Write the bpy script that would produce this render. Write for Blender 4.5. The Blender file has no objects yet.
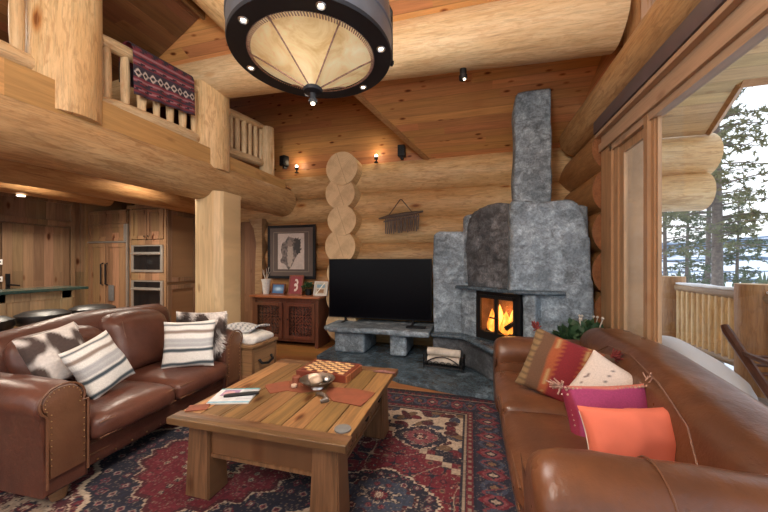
import bpy, bmesh, math, random
import numpy as np
from mathutils import Vector, Matrix, noise, Euler
from math import sin, cos, pi, radians, sqrt, atan2, floor
C = bpy.context.scene.collection
random.seed(7)
# ---------------------------------------------------------------- materials
class G:
    """small node graph helper"""
    def __init__(s, name):
        s.m = bpy.data.materials.new(name); s.m.use_nodes = True
        s.t = s.m.node_tree; s.n = s.t.nodes; s.l = s.t.links
        s.b = s.n['Principled BSDF']
    def put(s, sock, v):
        if isinstance(v, bpy.types.NodeSocket): s.l.new(v, sock)
        elif isinstance(v, (tuple, list)) and len(v) == 3 and sock.type == 'RGBA': sock.default_value = (*v, 1)
        else: sock.default_value = v
    def node(s, typ, ins=None, **kw):
        n = s.n.new(typ)
        for k, v in kw.items(): setattr(n, k, v)
        for k, v in (ins or {}).items(): s.put(n.inputs[k], v)
        return n
    def co(s, which='Object'): return s.node('ShaderNodeTexCoord').outputs[which]
    def math(s, op, a, b=0.0, c=0.0): return s.node('ShaderNodeMath', {0: a, 1: b, 2: c}, operation=op).outputs[0]
    def vmul(s, v, k): return s.node('ShaderNodeVectorMath', {0: v, 1: k}, operation='MULTIPLY').outputs[0]
    def vadd(s, v, k): return s.node('ShaderNodeVectorMath', {0: v, 1: k}, operation='ADD').outputs[0]
    def sep(s, v): return s.node('ShaderNodeSeparateXYZ', {0: v}).outputs
    def comb(s, x, y, z): return s.node('ShaderNodeCombineXYZ', {0: x, 1: y, 2: z}).outputs[0]
    def noise(s, v, scale=1, detail=4, rough=.55, dist=0): return s.node('ShaderNodeTexNoise', {'Vector': v, 'Scale': scale, 'Detail': detail, 'Roughness': rough, 'Distortion': dist}).outputs[0]
    def white(s, v): return s.node('ShaderNodeTexWhiteNoise', {'Vector': v}, noise_dimensions='3D').outputs[0]
    def vor(s, v, scale=1): return s.node('ShaderNodeTexVoronoi', {'Vector': v, 'Scale': scale}).outputs['Distance']
    def ramp(s, f, stops, interp='LINEAR'):
        n = s.node('ShaderNodeValToRGB', {0: f}); e = n.color_ramp.elements; n.color_ramp.interpolation = interp
        while len(e) < len(stops): e.new(.5)
        for el, (p, c) in zip(e, stops):
            el.position = p; el.color = (*c, 1) if len(c) == 3 else c
        return n.outputs[0]
    def rng(s, f, a, b, c, d): return s.node('ShaderNodeMapRange', {0: f, 1: a, 2: b, 3: c, 4: d}).outputs[0]
    def mix(s, f, a, b, bt='MIX'):
        n = s.node('ShaderNodeMix', data_type='RGBA', blend_type=bt)
        s.put(n.inputs[0], f); s.put(n.inputs[6], a); s.put(n.inputs[7], b); return n.outputs[2]
    def bump(s, h, strength=.3, dist=.01): s.l.new(s.node('ShaderNodeBump', {'Height': h, 'Strength': strength, 'Distance': dist}).outputs[0], s.b.inputs['Normal'])
    def fin(s, col=None, rough=.5, metal=0, spec=None, **kw):
        if col is not None: s.put(s.b.inputs['Base Color'], col)
        s.put(s.b.inputs['Roughness'], rough); s.put(s.b.inputs['Metallic'], metal)
        if spec is not None: s.b.inputs['Specular IOR Level'].default_value = spec
        for k, v in kw.items(): s.put(s.b.inputs[k.replace('_', ' ')], v)
        return s.m
def gray(v): return (v, v, v)
def plain(name, col, rough=.5, metal=0, var=.12, scale=8, **kw):
    g = G(name); n = g.noise(g.co(), scale, 3)
    return g.fin(g.mix(1, col, g.ramp(n, [(.3, gray(1-var)), (.7, gray(1))]), 'MULTIPLY'), rough, metal, **kw)
def vcol_mat(name, rough=.85, bumps=120, strength=.25, tint=(1, 1, 1)):
    g = G(name); a = g.node('ShaderNodeVertexColor', layer_name='Col').outputs[0]
    h = g.noise(g.co(), bumps, 2); g.bump(h, strength, .004)
    return g.fin(g.mix(1, a, g.ramp(h, [(.3, gray(.8)), (.7, gray(1))]), 'MULTIPLY'), rough)
def log_mat(name, c1, c2, c3, rough=.45, knots=True):
    g = G(name); r = g.node('ShaderNodeObjectInfo').outputs['Random']; off = g.math('MULTIPLY', r, 37.)
    o = g.vadd(g.co(), g.comb(off, off, off))
    v = g.vmul(o, (1.1, 9, 9)); big = g.noise(g.vmul(o, (.7, 2.2, 2.2)), 1.2, 3)
    fine = g.noise(v, 1.6, 6, .65, .6); vf = g.noise(g.vmul(o, (5, 75, 75)), 1, 4, .7)
    col = g.ramp(fine, [(.28, c3), (.42, c2), (.6, c1)])
    col = g.mix(g.rng(big, .35, .7, 0, .55), col, g.mix(1, c2, (1.05, .86, .66), 'MULTIPLY'))
    col = g.mix(.5, col, g.ramp(vf, [(.36, gray(.5)), (.52, gray(1))]), 'MULTIPLY')
    if knots:
        k = g.vor(g.vmul(o, (1.0, 2.6, 2.6)), 1.1)
        kk = g.math('ADD', k, g.math('MULTIPLY', fine, .05))
        col = g.mix(1, col, g.ramp(kk, [(.065, (.33, .16, .08)), (.10, (.72, .5, .33)), (.17, (1, 1, 1))]), 'MULTIPLY')
    hew = g.noise(g.vmul(o, (3.2, 14, 14)), 1.5, 3, .6, 1.4); col = g.mix(g.rng(hew, .52, .64, 0, .6), col, g.mix(1, c3, (1.25, 1.2, 1.2), 'MULTIPLY'))
    g.bump(g.math('ADD', fine, g.math('MULTIPLY', hew, .8)), .5, .015)
    return g.fin(col, rough, spec=.35)
def plank_mat(name, base, along, across, w=.14, L=2.6, var=.35, knot=.5, rough=.4, groove=.45, grain=(1.0, .72), kscale=1.0, off=.37):
    """along / across: 0,1,2 coordinate index of the plank direction and the direction across it"""
    g = G(name); s3 = g.sep(g.co()); a = s3[along]; c = g.math('ADD', s3[across], w*off)
    q = g.math('DIVIDE', c, w); row = g.math('FLOOR', q); fr = g.math('FRACT', q)
    rr = g.white(g.comb(row, 3.1, .7)); a2 = g.math('ADD', a, g.math('MULTIPLY', rr, 9.))
    seg = g.math('FLOOR', g.math('DIVIDE', a2, L)); rnd = g.white(g.comb(row, seg, 5.3)); rnd2 = g.white(g.comb(seg, row, 9.9))
    v = g.comb(g.math('MULTIPLY', a2, 1.4), g.math('MULTIPLY', c, 22.), g.math('MULTIPLY', rnd, 50.))
    gr = g.noise(v, 1.3, 5, .6, .8); col = g.ramp(gr, [(.3, tuple(x*grain[1] for x in base)), (.62, base)])
    hs = g.node('ShaderNodeHueSaturation', {'Hue': g.rng(rnd2, 0, 1, .487, .512), 'Saturation': 1., 'Value': g.rng(rnd, 0, 1, 1-var, 1+var*.45), 'Color': col}).outputs[0]
    k = g.vor(g.comb(g.math('MULTIPLY', a2, 2.6*kscale), g.math('MULTIPLY', c, 6.5*kscale), g.math('MULTIPLY', rnd, 50.)), 1.)
    kt = g.math('ADD', k, g.math('MULTIPLY', gr, .06))
    kc = g.ramp(kt, [(.11, (.22, .11, .07)), (.15, (.55, .36, .25)), (.22, (1, 1, 1))])
    col = g.mix(knot, hs, g.mix(1, hs, kc, 'MULTIPLY'))
    ed = g.math('MINIMUM', fr, g.math('SUBTRACT', 1., fr))
    col = g.mix(g.rng(ed, .0, .035, groove, 0), col, (.05, .025, .012))
    g.bump(g.math('ADD', g.math('MULTIPLY', gr, .25), g.math('MINIMUM', g.math('MULTIPLY', ed, 14.), 1.)), .35, .006)
    return g.fin(col, rough, spec=.35)
def leather_mat(name, c1, c2, rough=.33):
    g = G(name); o = g.co(); n = g.noise(o, 3.2, 4, .6); f = g.noise(o, 90, 2); w = g.noise(g.vmul(o, (1, 1, 1)), 14, 5, .6, .4)
    col = g.mix(g.rng(n, .35, .68, 0, 1), c1, c2)
    col = g.mix(.5, col, g.ramp(w, [(.3, gray(.72)), (.6, gray(1))]), 'MULTIPLY')
    g.bump(g.math('ADD', g.math('MULTIPLY', f, .22), g.math('MULTIPLY', w, 1.1)), .3, .012)
    return g.fin(col, g.rng(n, .3, .7, rough-.05, rough+.12), spec=.5)
def stone_mat(name, c1, c2, c3, rough=.5, scale=1.0):
    g = G(name); o = g.co(); n = g.noise(o, 2.0*scale, 7, .68, .5); f = g.noise(g.vmul(o, (1, 1, 1.3)), 8*scale, 6, .72, .5)
    col = g.ramp(n, [(.34, c3), (.5, c2), (.66, c1)])
    col = g.mix(.85, col, g.ramp(f, [(.36, gray(.32)), (.5, gray(.95)), (.62, gray(1.7))]), 'MULTIPLY')
    p2 = g.noise(g.vadd(o, (5, 3, 1)), 4.5*scale, 5, .7, .3); col = g.mix(g.rng(p2, .45, .62, 0, .75), col, g.mix(1, c3, (1.1, 1.1, 1.1), 'MULTIPLY'))
    sp_ = g.noise(o, 45*scale, 3, .7); col = g.mix(.6, col, g.ramp(sp_, [(.35, gray(.55)), (.6, gray(1.25))]), 'MULTIPLY')
    g.bump(g.math('ADD', f, g.math('MULTIPLY', n, .6)), .6, .02)
    return g.fin(col, rough, spec=.4)
M = {}
M['log'] = log_mat('peeled_log', (.80, .59, .32), (.68, .475, .24), (.38, .22, .095))
M['log_mid'] = log_mat('honey_log', (.60, .41, .21), (.48, .305, .145), (.25, .142, .06))
M['log_warm'] = log_mat('warm_log', (.47, .27, .12), (.37, .20, .085), (.24, .115, .045))
M['log_grey'] = log_mat('weathered_log', (.40, .27, .15), (.31, .20, .105), (.2, .12, .06))
M['log_pale'] = log_mat('pale_log', (.76, .60, .37), (.66, .49, .28), (.44, .29, .15))
M['log_red_shaded'] = log_mat('shaded_reddish_log', (.34, .15, .062), (.27, .11, .042), (.17, .065, .025))  # dark end grain, with the shade behind the jamb put into its colour
g = G('log_end_grain'); s_ = g.sep(g.co()); rr_ = g.math('SQRT', g.math('ADD', g.math('MULTIPLY', s_[1], s_[1]), g.math('MULTIPLY', s_[2], s_[2])))
rn_ = g.math('SINE', g.math('ADD', g.math('MULTIPLY', rr_, 260.), g.math('MULTIPLY', g.noise(g.co(), 7, 3), 9.)))
ec_ = g.mix(g.rng(rn_, -1, 1, .0, .35), (.72, .53, .31), (.46, .29, .145)); ec_ = g.mix(g.rng(g.noise(g.co(), 4, 5, .7), .45, .62, 0, .55), ec_, (.44, .29, .16))
ec_ = g.mix(g.rng(g.math('ABSOLUTE', g.math('SUBTRACT', s_[1], g.math('MULTIPLY', s_[2], .35))), 0, .006, .7, 0), ec_, (.2, .11, .05)); M['log_end'] = g.fin(ec_, .75)
M['ceil'] = plank_mat('ceiling_planks', (.66, .325, .13), 0, 1, .12, 3.0, .16, 1., kscale=1.3)
M['ceil_shaded'] = plank_mat('shaded_loft_planks', (.25, .115, .05), 1, 0, .13, 3.0, .25, .4)  # ceiling planks with the loft's shadow put into the base colour
M['gable'] = plank_mat('gable_planks', (.58, .27, .10), 0, 2, .12, 3.0, .16, 1., kscale=1.3)
M['floor'] = plank_mat('floor_planks', (.36, .155, .05), 0, 1, .11, 1.7, .3, .4, .28)
M['trim'] = plank_mat('window_trim_wood', (.50, .30, .17), 2, 1, .9, 6, .15, .35, .4, 0)
M['trimh'] = plank_mat('header_trim_wood', (.56, .39, .27), 1, 2, .9, 6, .15, .35, .4, 0)
M['fascia'] = plank_mat('fascia_board', (.70, .38, .155), 1, 2, .8, 4, .2, .3, .4, 0)
M['cab'] = plank_mat('knotty_cabinet_wood', (.32, .185, .095), 2, 0, .16, 2.2, .35, 1., .42, .5, kscale=.9)
M['caby'] = plank_mat('knotty_panel_wood', (.28, .175, .10), 2, 1, .13, 2.4, .35, 1., .42, .3, kscale=.9)
M['barwood'] = plank_mat('bar_front_wood', (.58, .42, .23), 2, 1, .14, 2.4, .2, .7, .42, .4)
M['table_x'] = plank_mat('table_planks', (.34, .17, .066), 1, 0, .13625, 5, .55, .9, .38, .8, (1, .38), off=0)
M['table_y'] = plank_mat('table_end_board', (.175, .086, .038), 0, 1, .4, 3, .25, .7, .42, .2, (1, .45))
M['table_v'] = plank_mat('table_leg_wood', (.195, .10, .046), 2, 0, .5, 3, .2, .6, .45, .2, (1, .45))
M['darkwood'] = plank_mat('sideboard_wood', (.13, .05, .028), 2, 0, .3, 2, .2, .3, .35, .2)
M['redwood'] = plank_mat('sideboard_top_wood', (.33, .12, .05), 0, 1, .2, 2, .2, .3, .3, .2)
M['doorwood'] = plank_mat('door_wood', (.22, .115, .06), 2, 0, .12, 3, .25, .6, .45, .5)
M['trunkwood'] = plank_mat('trunk_wood', (.34, .19, .085), 1, 2, .13, 2, .3, .6, .5, .5)
M['leather'] = leather_mat('brown_leather', (.118, .044, .028), (.072, .026, .017), .33)
M['leather_tan'] = leather_mat('saddle_leather', (.17, .078, .040), (.12, .048, .024), .36)
M['leather_r'] = leather_mat('cognac_leather', (.150, .058, .026), (.085, .031, .014), .3)
M['leather_blk'] = leather_mat('black_leather', (.02, .017, .016), (.012, .011, .011), .35)
M['stitch'] = plain('stitch_thread', (.42, .27, .13), .7)
M['nail'] = plain('brass_nail', (.55, .38, .18), .3, 1)
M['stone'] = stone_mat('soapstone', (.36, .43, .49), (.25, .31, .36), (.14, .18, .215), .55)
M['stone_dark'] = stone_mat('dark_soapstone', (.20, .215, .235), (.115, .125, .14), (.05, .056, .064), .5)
M['slate'] = stone_mat('polished_slate', (.13, .175, .215), (.085, .12, .15), (.05, .075, .10), .22, 1.2)
M['firebrick'] = plain('firebrick', (.30, .17, .09), .9, var=.5)
M['iron'] = plain('black_iron', (.02, .02, .022), .45, .6)
M['zinc'] = plain('brushed_zinc', (.20, .235, .29), .42, .6, .35, 6)
M['blackmetal'] = plain('lamp_black_metal', (.018, .021, .028), .6, .2)
M['steel'] = plain('stainless_steel', (.66, .63, .58), .42, .85)
M['black'] = plain('black_plastic', (.008, .008, .010), .45, spec=.25)
M['screen'] = plain('tv_screen', (.002, .002, .004), .28, spec=.08)
M['ovenglass'] = plain('oven_glass', (.008, .008, .01), .08)
M['white'] = plain('white_paint', (.78, .78, .76), .5)
M['linen'] = plain('white_linen', (.70, .68, .64), .9, var=.2, scale=40)
M['teal'] = plain('green_granite', (.035, .075, .065), .2, var=.4, scale=30)
M['snow'] = plain('snow', (.86, .88, .92), .8, var=.05, scale=2)
M['deck'] = plank_mat('deck_boards', (.27, .24, .21), 1, 0, .14, 4, .2, .2, .7, .6)
M['bark'] = plain('pine_bark', (.19, .155, .135), .9, var=.5, scale=14)
M['needles'] = plain('pine_needles', (.14, .17, .10), .85, var=.5, scale=3)
M['needles_b'] = plain('olive_needles', (.22, .23, .125), .85, var=.5, scale=3)
M['plant'] = plain('plant_leaf', (.04, .10, .04), .5, var=.4, scale=9)
M['candle'] = plain('candle_wax', (.75, .55, .42), .5)
M['horn'] = plain('horn', (.12, .09, .07), .4, var=.4, scale=20)
M['stonegrey'] = plain('grey_slate_coaster', (.15, .145, .14), .7, var=.3, scale=20)
M['birch'] = plain('birch_bark', (.68, .62, .54), .8, var=.35, scale=12)
M['fleather'] = plain('red_leather', (.23, .062, .028), .6, var=.3, scale=12)
M['blind'] = plain('shade_cassette', (.16, .13, .145), .4, var=.3, scale=4)
M['silver'] = plain('pewter', (.50, .48, .46), .3, 1)
M['pebble'] = plain('bowl_stone', (.45, .32, .22), .5, var=.4, scale=14)
g = G('window_glass')
tr = g.node('ShaderNodeBsdfTransparent', {0: (.96, .97, .97, 1)}); gl = g.node('ShaderNodeBsdfGlossy', {'Roughness': .02})
fz = g.node('ShaderNodeLayerWeight', {0: .5}); fzz = g.math('ADD', g.math('MULTIPLY', g.math('POWER', fz.outputs['Facing'], 4.), .45), .03); mx = g.node('ShaderNodeMixShader', {0: fzz, 1: tr.outputs[0], 2: gl.outputs[0]})
g.l.new(mx.outputs[0], g.n['Material Output'].inputs[0]); M['glass'] = g.m
def emis(name, col, st):
    g = G(name); g.fin(col, .5); g.put(g.b.inputs['Emission Color'], col); g.b.inputs['Emission Strength'].default_value = st; return g.m
M['bulb'] = emis('lit_bulb', (1, .86, .66), 5.)
g = G('flame'); o = g.co(); z = g.sep(o)[2]; f = g.noise(g.vmul(o, (9, 9, 3)), 1.5, 3)
cc = g.ramp(f, [(.35, (.75, .17, .02)), (.5, (.95, .33, .04)), (.68, (1, .55, .13))])
g.fin(cc, .6); g.put(g.b.inputs['Emission Color'], cc); g.b.inputs['Emission Strength'].default_value = 1.3; M['flame'] = g.m
# parchment shade: glows a little from bulbs inside
g = G('parchment'); o = g.co(); f = g.noise(o, 5, 6, .62, .8)
cc = g.ramp(f, [(.3, (.60, .38, .14)), (.5, (.82, .64, .34)), (.7, (.92, .78, .50))])
g.fin(cc, .55); g.put(g.b.inputs['Emission Color'], cc); g.b.inputs['Emission Strength'].default_value = .28; M['parch'] = g.m
# ---------------------------------------------------------------- object helpers
def finish(o, parent=None, label=None, cat=None, group=None, kind=None):
    if o.name not in C.objects: C.objects.link(o)
    if parent: o.parent = parent
    if label: o['label'] = label
    if cat: o['category'] = cat
    if group: o['group'] = group
    if kind: o['kind'] = kind
    return o
def empty(name, loc=(0, 0, 0), rz=0, label=None, cat=None, group=None, kind=None):
    o = bpy.data.objects.new(name, None); o.location = loc; o.rotation_euler = (0, 0, rz); o.empty_display_size = .1
    return finish(o, None, label, cat, group, kind)
class MB:
    def __init__(s): s.bm = bmesh.new()
    def add(s, verts, faces, T=None):
        vs = [s.bm.verts.new((T @ Vector(v)) if T else v) for v in verts]
        for f in faces:
            try: s.bm.faces.new([vs[i] for i in f])
            except ValueError: pass
        return vs
    def box(s, a, b, bev=0, T=None):
        x0, y0, z0 = a; x1, y1, z1 = b
        vs = s.add([(x0, y0, z0), (x1, y0, z0), (x1, y1, z0), (x0, y1, z0), (x0, y0, z1), (x1, y0, z1), (x1, y1, z1), (x0, y1, z1)],
                   [(0, 3, 2, 1), (4, 5, 6, 7), (0, 1, 5, 4), (1, 2, 6, 5), (2, 3, 7, 6), (3, 0, 4, 7)], T)
        if bev:
            es = list({e for v in vs for e in v.link_edges}); bmesh.ops.bevel(s.bm, geom=es, offset=bev, segments=2, affect='EDGES', profile=.6)
        return s
    def prism(s, poly, z0, z1, T=None, bev=0):
        n = len(poly); v = [(x, y, z0) for x, y in poly] + [(x, y, z1) for x, y in poly]
        vs = s.add(v, [tuple(range(n-1, -1, -1)), tuple(range(n, 2*n))] + [(i, (i+1) % n, n+(i+1) % n, n+i) for i in range(n)], T)
        if bev:
            es = list({e for q in vs for e in q.link_edges}); bmesh.ops.bevel(s.bm, geom=es, offset=bev, segments=2, affect='EDGES', profile=.6)
        return s
    def tube(s, pts, rad, seg=10, cap=True):
        pts = [Vector(p) for p in pts]; n = len(pts)
        if not isinstance(rad, (list, tuple)): rad = [rad]*n
        rings = []; up = None
        for i, p in enumerate(pts):
            t = (pts[min(i+1, n-1)]-pts[max(i-1, 0)]).normalized()
            if up is None: up = Vector((0, 0, 1)) if abs(t.z) < .9 else Vector((1, 0, 0))
            a = t.cross(up).normalized(); b = a.cross(t).normalized(); up = b
            rings.append([s.bm.verts.new(p+(a*cos(2*pi*k/seg)+b*sin(2*pi*k/seg))*rad[i]) for k in range(seg)])
        for i in range(n-1):
            for k in range(seg): s.bm.faces.new([rings[i][k], rings[i][(k+1) % seg], rings[i+1][(k+1) % seg], rings[i+1][k]])
        if cap: s.bm.faces.new(rings[0][::-1]); s.bm.faces.new(rings[-1])
        return s
    def lathe(s, prof, seg=32, c=(0, 0, 0), cap=False, sx=1, sy=1):
        rings = []
        for r, z in prof:
            if r < 1e-5: rings.append([s.bm.verts.new((c[0], c[1], c[2]+z))])
            else: rings.append([s.bm.verts.new((c[0]+r*sx*cos(2*pi*k/seg), c[1]+r*sy*sin(2*pi*k/seg), c[2]+z)) for k in range(seg)])
        for A, B in zip(rings, rings[1:]):
            for k in range(seg):
                q = [A[k % len(A)], A[(k+1) % len(A)], B[(k+1) % len(B)], B[k % len(B)]]
                q = list(dict.fromkeys(q))
                if len(q) > 2: s.bm.faces.new(q)
        if cap:
            for R in (rings[0][::-1], rings[-1]):
                if len(R) > 2: s.bm.faces.new(R)
        return s
    def rbox(s, a, b, r=.05, n=10, bulge=(0, 0, 0), T=None, wob=0, ws=5, fn=None):
        """rounded, optionally bulging box"""
        a = Vector(a); b = Vector(b); c = (a+b)/2; h = (b-a)/2
        r = min(r, *[x*.98 for x in h]); idx = {}
        def pt(i, j, k):
            key = (i, j, k)
            if key in idx: return idx[key]
            u = Vector([2*q/n-1 for q in (i, j, k)])
            p = Vector((u.x*h.x, u.y*h.y, u.z*h.z)); q = Vector([max(-(hh-r), min(hh-r, x)) for x, hh in zip(p, h)])
            d = p-q
            if d.length > 0 and (i in (0, n) or j in (0, n) or k in (0, n)): p = q+d.normalized()*r
            g = [(1-u[t]**2) for t in range(3)]
            p += Vector((bulge[0]*u.x*g[1]*g[2], bulge[1]*u.y*g[0]*g[2], bulge[2]*u.z*g[0]*g[1]))
            w = c+p
            if fn: w = Vector(fn(w, u))
            if wob: w += noise.noise_vector(w*ws)*wob
            idx[key] = s.bm.verts.new(T @ w if T else w); return idx[key]
        for i in range(n):
            for j in range(n):
                s.bm.faces.new([pt(i, j, 0), pt(i, j+1, 0), pt(i+1, j+1, 0), pt(i+1, j, 0)]); s.bm.faces.new([pt(i, j, n), pt(i+1, j, n), pt(i+1, j+1, n), pt(i, j+1, n)])
                s.bm.faces.new([pt(i, 0, j), pt(i+1, 0, j), pt(i+1, 0, j+1), pt(i, 0, j+1)]); s.bm.faces.new([pt(i, n, j), pt(i, n, j+1), pt(i+1, n, j+1), pt(i+1, n, j)])
                s.bm.faces.new([pt(0, i, j), pt(0, i, j+1), pt(0, i+1, j+1), pt(0, i+1, j)]); s.bm.faces.new([pt(n, i, j), pt(n, i+1, j), pt(n, i+1, j+1), pt(n, i, j+1)])
        return s
    def ball(s, c, r, sub=2, sc=(1, 1, 1), wob=0):
        d = bmesh.ops.create_icosphere(s.bm, subdivisions=sub, radius=1)['verts']
        for v in d:
            k = 1+wob*noise.noise(v.co*2+Vector(c)*9)
            v.co = Vector(c)+Vector((v.co.x*sc[0], v.co.y*sc[1], v.co.z*sc[2]))*r*k
        return s
    def build(s, name, mat, parent=None, smooth=True, label=None, cat=None, group=None, kind=None, angle=40, recalc=True):
        if recalc: bmesh.ops.recalc_face_normals(s.bm, faces=s.bm.faces)
        me = bpy.data.meshes.new(name); s.bm.to_mesh(me); s.bm.free()
        me.materials.append(M[mat] if isinstance(mat, str) else mat)
        if smooth: me.shade_smooth(); me.set_sharp_from_angle(angle=radians(angle))
        o = bpy.data.objects.new(name, me); return finish(o, parent, label, cat, group, kind)
def copy_tree(o, parent=None):
    c = o.copy(); C.objects.link(c)
    if parent: c.parent = parent
    for ch in list(o.children): copy_tree(ch, c)
    return c
def log(name, p0, p1, r0, r1=None, mat='log', parent=None, seg=28, wob=.035, taper_end=0, seed=0, **kw):
    """an irregular peeled log, local X along its length"""
    r1 = r0 if r1 is None else r1; p0 = Vector(p0); p1 = Vector(p1); L = (p1-p0).length; n = max(3, int(L/.16)); s = MB(); rings = []
    for i in range(n+1):
        x = L*i/n; r = r0+(r1-r0)*i/n
        if taper_end and (x < taper_end or x > L-taper_end): r *= .8+.2*min(x, L-x)/taper_end
        ring = []
        for k in range(seg):
            a = 2*pi*k/seg; q = r*(1+wob*noise.noise(Vector((x*1.1+seed*7.3+p0.x, cos(a)*1.2+p0.y, sin(a)*1.2+p0.z))))
            ring.append(s.bm.verts.new((x, q*cos(a), q*sin(a))))
        rings.append(ring)
    for A, B in zip(rings, rings[1:]):
        for k in range(seg): s.bm.faces.new([A[k], A[(k+1) % seg], B[(k+1) % seg], B[k]])
    s.bm.faces.new(rings[0][::-1]); s.bm.faces.new(rings[-1])
    o = s.build(name, mat, parent, **kw)
    o.data.materials.append(M['log_end'])
    for f in o.data.polygons:
        if len(f.vertices) > 4: f.material_index = 1
    o.matrix_basis = Matrix.Translation(p0) @ (p1-p0).to_track_quat('X', 'Z').to_matrix().to_4x4()
    return o
def setcol(me, cols):
    ca = me.color_attributes.new('Col', 'FLOAT_COLOR', 'POINT')
    a = np.ones((len(me.vertices), 4), dtype=np.float32); a[:, :3] = cols; ca.data.foreach_set('color', a.ravel())
def grid_sheet(name, nu, nv, fpos, fcol, mat, parent=None, thick=0, **kw):
    """a sheet of nu x nv cells; fpos(u,v)->xyz, fcol(u,v)->rgb for u,v in 0..1"""
    us, vs = np.meshgrid(np.linspace(0, 1, nu+1), np.linspace(0, 1, nv+1)); us = us.ravel(); vs = vs.ravel()
    P = fpos(us, vs) if getattr(fpos, 'vec', False) else [fpos(u, v) for u, v in zip(us, vs)]
    F = [(j*(nu+1)+i, j*(nu+1)+i+1, (j+1)*(nu+1)+i+1, (j+1)*(nu+1)+i) for j in range(nv) for i in range(nu)]
    me = bpy.data.meshes.new(name); me.from_pydata([tuple(p) for p in P], [], F); me.materials.append(mat); me.shade_smooth()
    setcol(me, fcol(us, vs)); o = bpy.data.objects.new(name, me)
    if thick: md = o.modifiers.new('thickness', 'SOLIDIFY'); md.thickness = thick; md.offset = -1
    return finish(o, parent, **kw)
def rockify(o, voxel=.035, amt=.03, size=.35):
    md = o.modifiers.new('remesh', 'REMESH'); md.mode = 'VOXEL'; md.voxel_size = voxel; md.use_smooth_shade = True
    t = bpy.data.textures.get('rockt%.2f' % size) or bpy.data.textures.new('rockt%.2f' % size, 'CLOUDS'); t.noise_scale = size; t.noise_depth = 3
    d = o.modifiers.new('rough', 'DISPLACE'); d.texture = t; d.strength = amt; d.mid_level = .5; d.texture_coords = 'GLOBAL'
    return o
# ================================================================ ROOM SHELL
def struct(mb, name, mat, **kw): return mb.build(name, mat, kind='structure', **kw)
XW = 1.35; YB = 5.12
struct(MB().box((-8.2, -4.2, -.12), (1.6, 5.7, 0)), 'floor', 'floor', smooth=False)
# --- log walls: courses of logs are children of their wall
wb = empty('wall_back', (0, 5.35, 0), kind='structure')
def wlog(wall, p0, p1, r, mat='log', seed=0, **kw):
    o = log('log', p0, p1, r, mat=mat, seed=seed, **kw); mw = o.matrix_basis.copy()
    o.parent = wall; o.matrix_basis = Matrix.Translation(wall.location).inverted() @ mw; return o
zc = [2.81, 2.36, 1.93, 1.50, 1.07, .64, .21]
for i, z in enumerate(zc):
    r = .255
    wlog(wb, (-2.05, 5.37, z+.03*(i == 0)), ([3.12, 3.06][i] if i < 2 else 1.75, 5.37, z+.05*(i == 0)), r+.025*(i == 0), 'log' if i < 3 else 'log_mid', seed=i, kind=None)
for i, z in enumerate([2.78, 2.33, 1.90, 1.47, 1.04, .61, .20]):
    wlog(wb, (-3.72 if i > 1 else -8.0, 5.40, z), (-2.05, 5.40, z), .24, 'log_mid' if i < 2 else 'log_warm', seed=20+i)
for i, z in enumerate([2.93, 2.53, 2.08, 1.65, 1.22, .79, .36]):   # crossing partition wall, log ends face the room
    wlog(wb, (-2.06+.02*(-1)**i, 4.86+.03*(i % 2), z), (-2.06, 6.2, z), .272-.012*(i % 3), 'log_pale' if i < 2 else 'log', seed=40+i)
m = MB().box((-8.1, 5.45, 0), (1.7, 5.6, 2.75)); o = struct(m, 'wall_back', 'gable', smooth=False)
m = MB().box((-8.1, 5.22, 2.9), (1.7, 5.36, 7)); o = struct(m, 'wall_gable', 'gable', smooth=False)
# right wall beyond the window: logs along Y, their rounded faces bulge past the window jamb
wr = empty('wall_right', (1.5, 4.6, 0), kind='structure')
for i, z in enumerate([2.62, 2.17, 1.73, 1.29, .85, .42, .1]):
    wlog(wr, (1.53, 3.90, z), (1.53, 5.6, z), .275, 'log_warm', seed=60+i).data.materials[1] = M['log_red_shaded']
struct(MB().box((1.5, 3.88, 0), (1.62, 5.6, 3.1)), 'wall_right_infill', 'gable', smooth=False)
struct(MB().box((1.395, 3.865, 0), (1.83, 3.888, 3.0)), 'trim_6', 'trim', smooth=False)
struct(MB().box((1.40, -3.9, 0), (1.60, 3.9, .34)), 'wall_right_sill', 'trim', smooth=False)
o = struct(MB().box((1.36, 3.62, 3.36), (1.6, 5.6, 5.6)), 'wall_right_upper', 'gable', smooth=False)
# walls behind the camera, with big windows
struct(MB().box((-8.2, -4.2, 0), (-8.05, 5.6, 6)), 'wall_left', 'gable', smooth=False)
m = MB(); m.box((-8.2, -4.2, 0), (1.6, -4.05, .5)); m.box((-8.2, -4.2, 2.7), (1.6, -4.05, 3.1))
for x in (-8.2, -5.4, -2.6, .2, 1.5): m.box((x, -4.2, .5), (x+.16, -4.05, 5))
struct(m, 'wall_front', 'trim', smooth=False)
# --- window wall
w1 = empty('window_1', (XW, 0, 0), kind='structure')
m = MB(); m.box((-.02, 3.62, .34), (.05, 3.87, 2.62)); m.box((.0, 3.53, .34), (.045, 3.62, 2.55)); m.build('jamb', 'trim', w1, smooth=False)
m = MB(); m.box((.015, 3.05, 2.42), (.045, 3.53, 2.50)); m.box((.015, 3.05, .34), (.045, 3.53, .46)); m.box((.015, 3.44, .46), (.045, 3.53, 2.42)); m.box((.015, 3.03, .46), (.045, 3.07, 2.42)); m.build('sash', 'trim', w1, smooth=False)
m = MB(); m.box((.0, 2.90, .34), (.05, 3.03, 2.6)); m.box((-.025, 2.94, .34), (.0, 3.0, 2.6)); m.box((.01, 2.87, .34), (.035, 2.90, 2.54)); m.build('mullion', 'trim', w1, smooth=False)
for y in (-.9, -3.9): m = MB(); m.box((-.02, y-.2, .34), (.15, y, 2.55)); m.build('mullion', 'trim', w1, smooth=False)
MB().box((.028, 3.05, .44), (.034, 3.46, 2.44)).build('pane', 'glass', w1, smooth=False)
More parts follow.
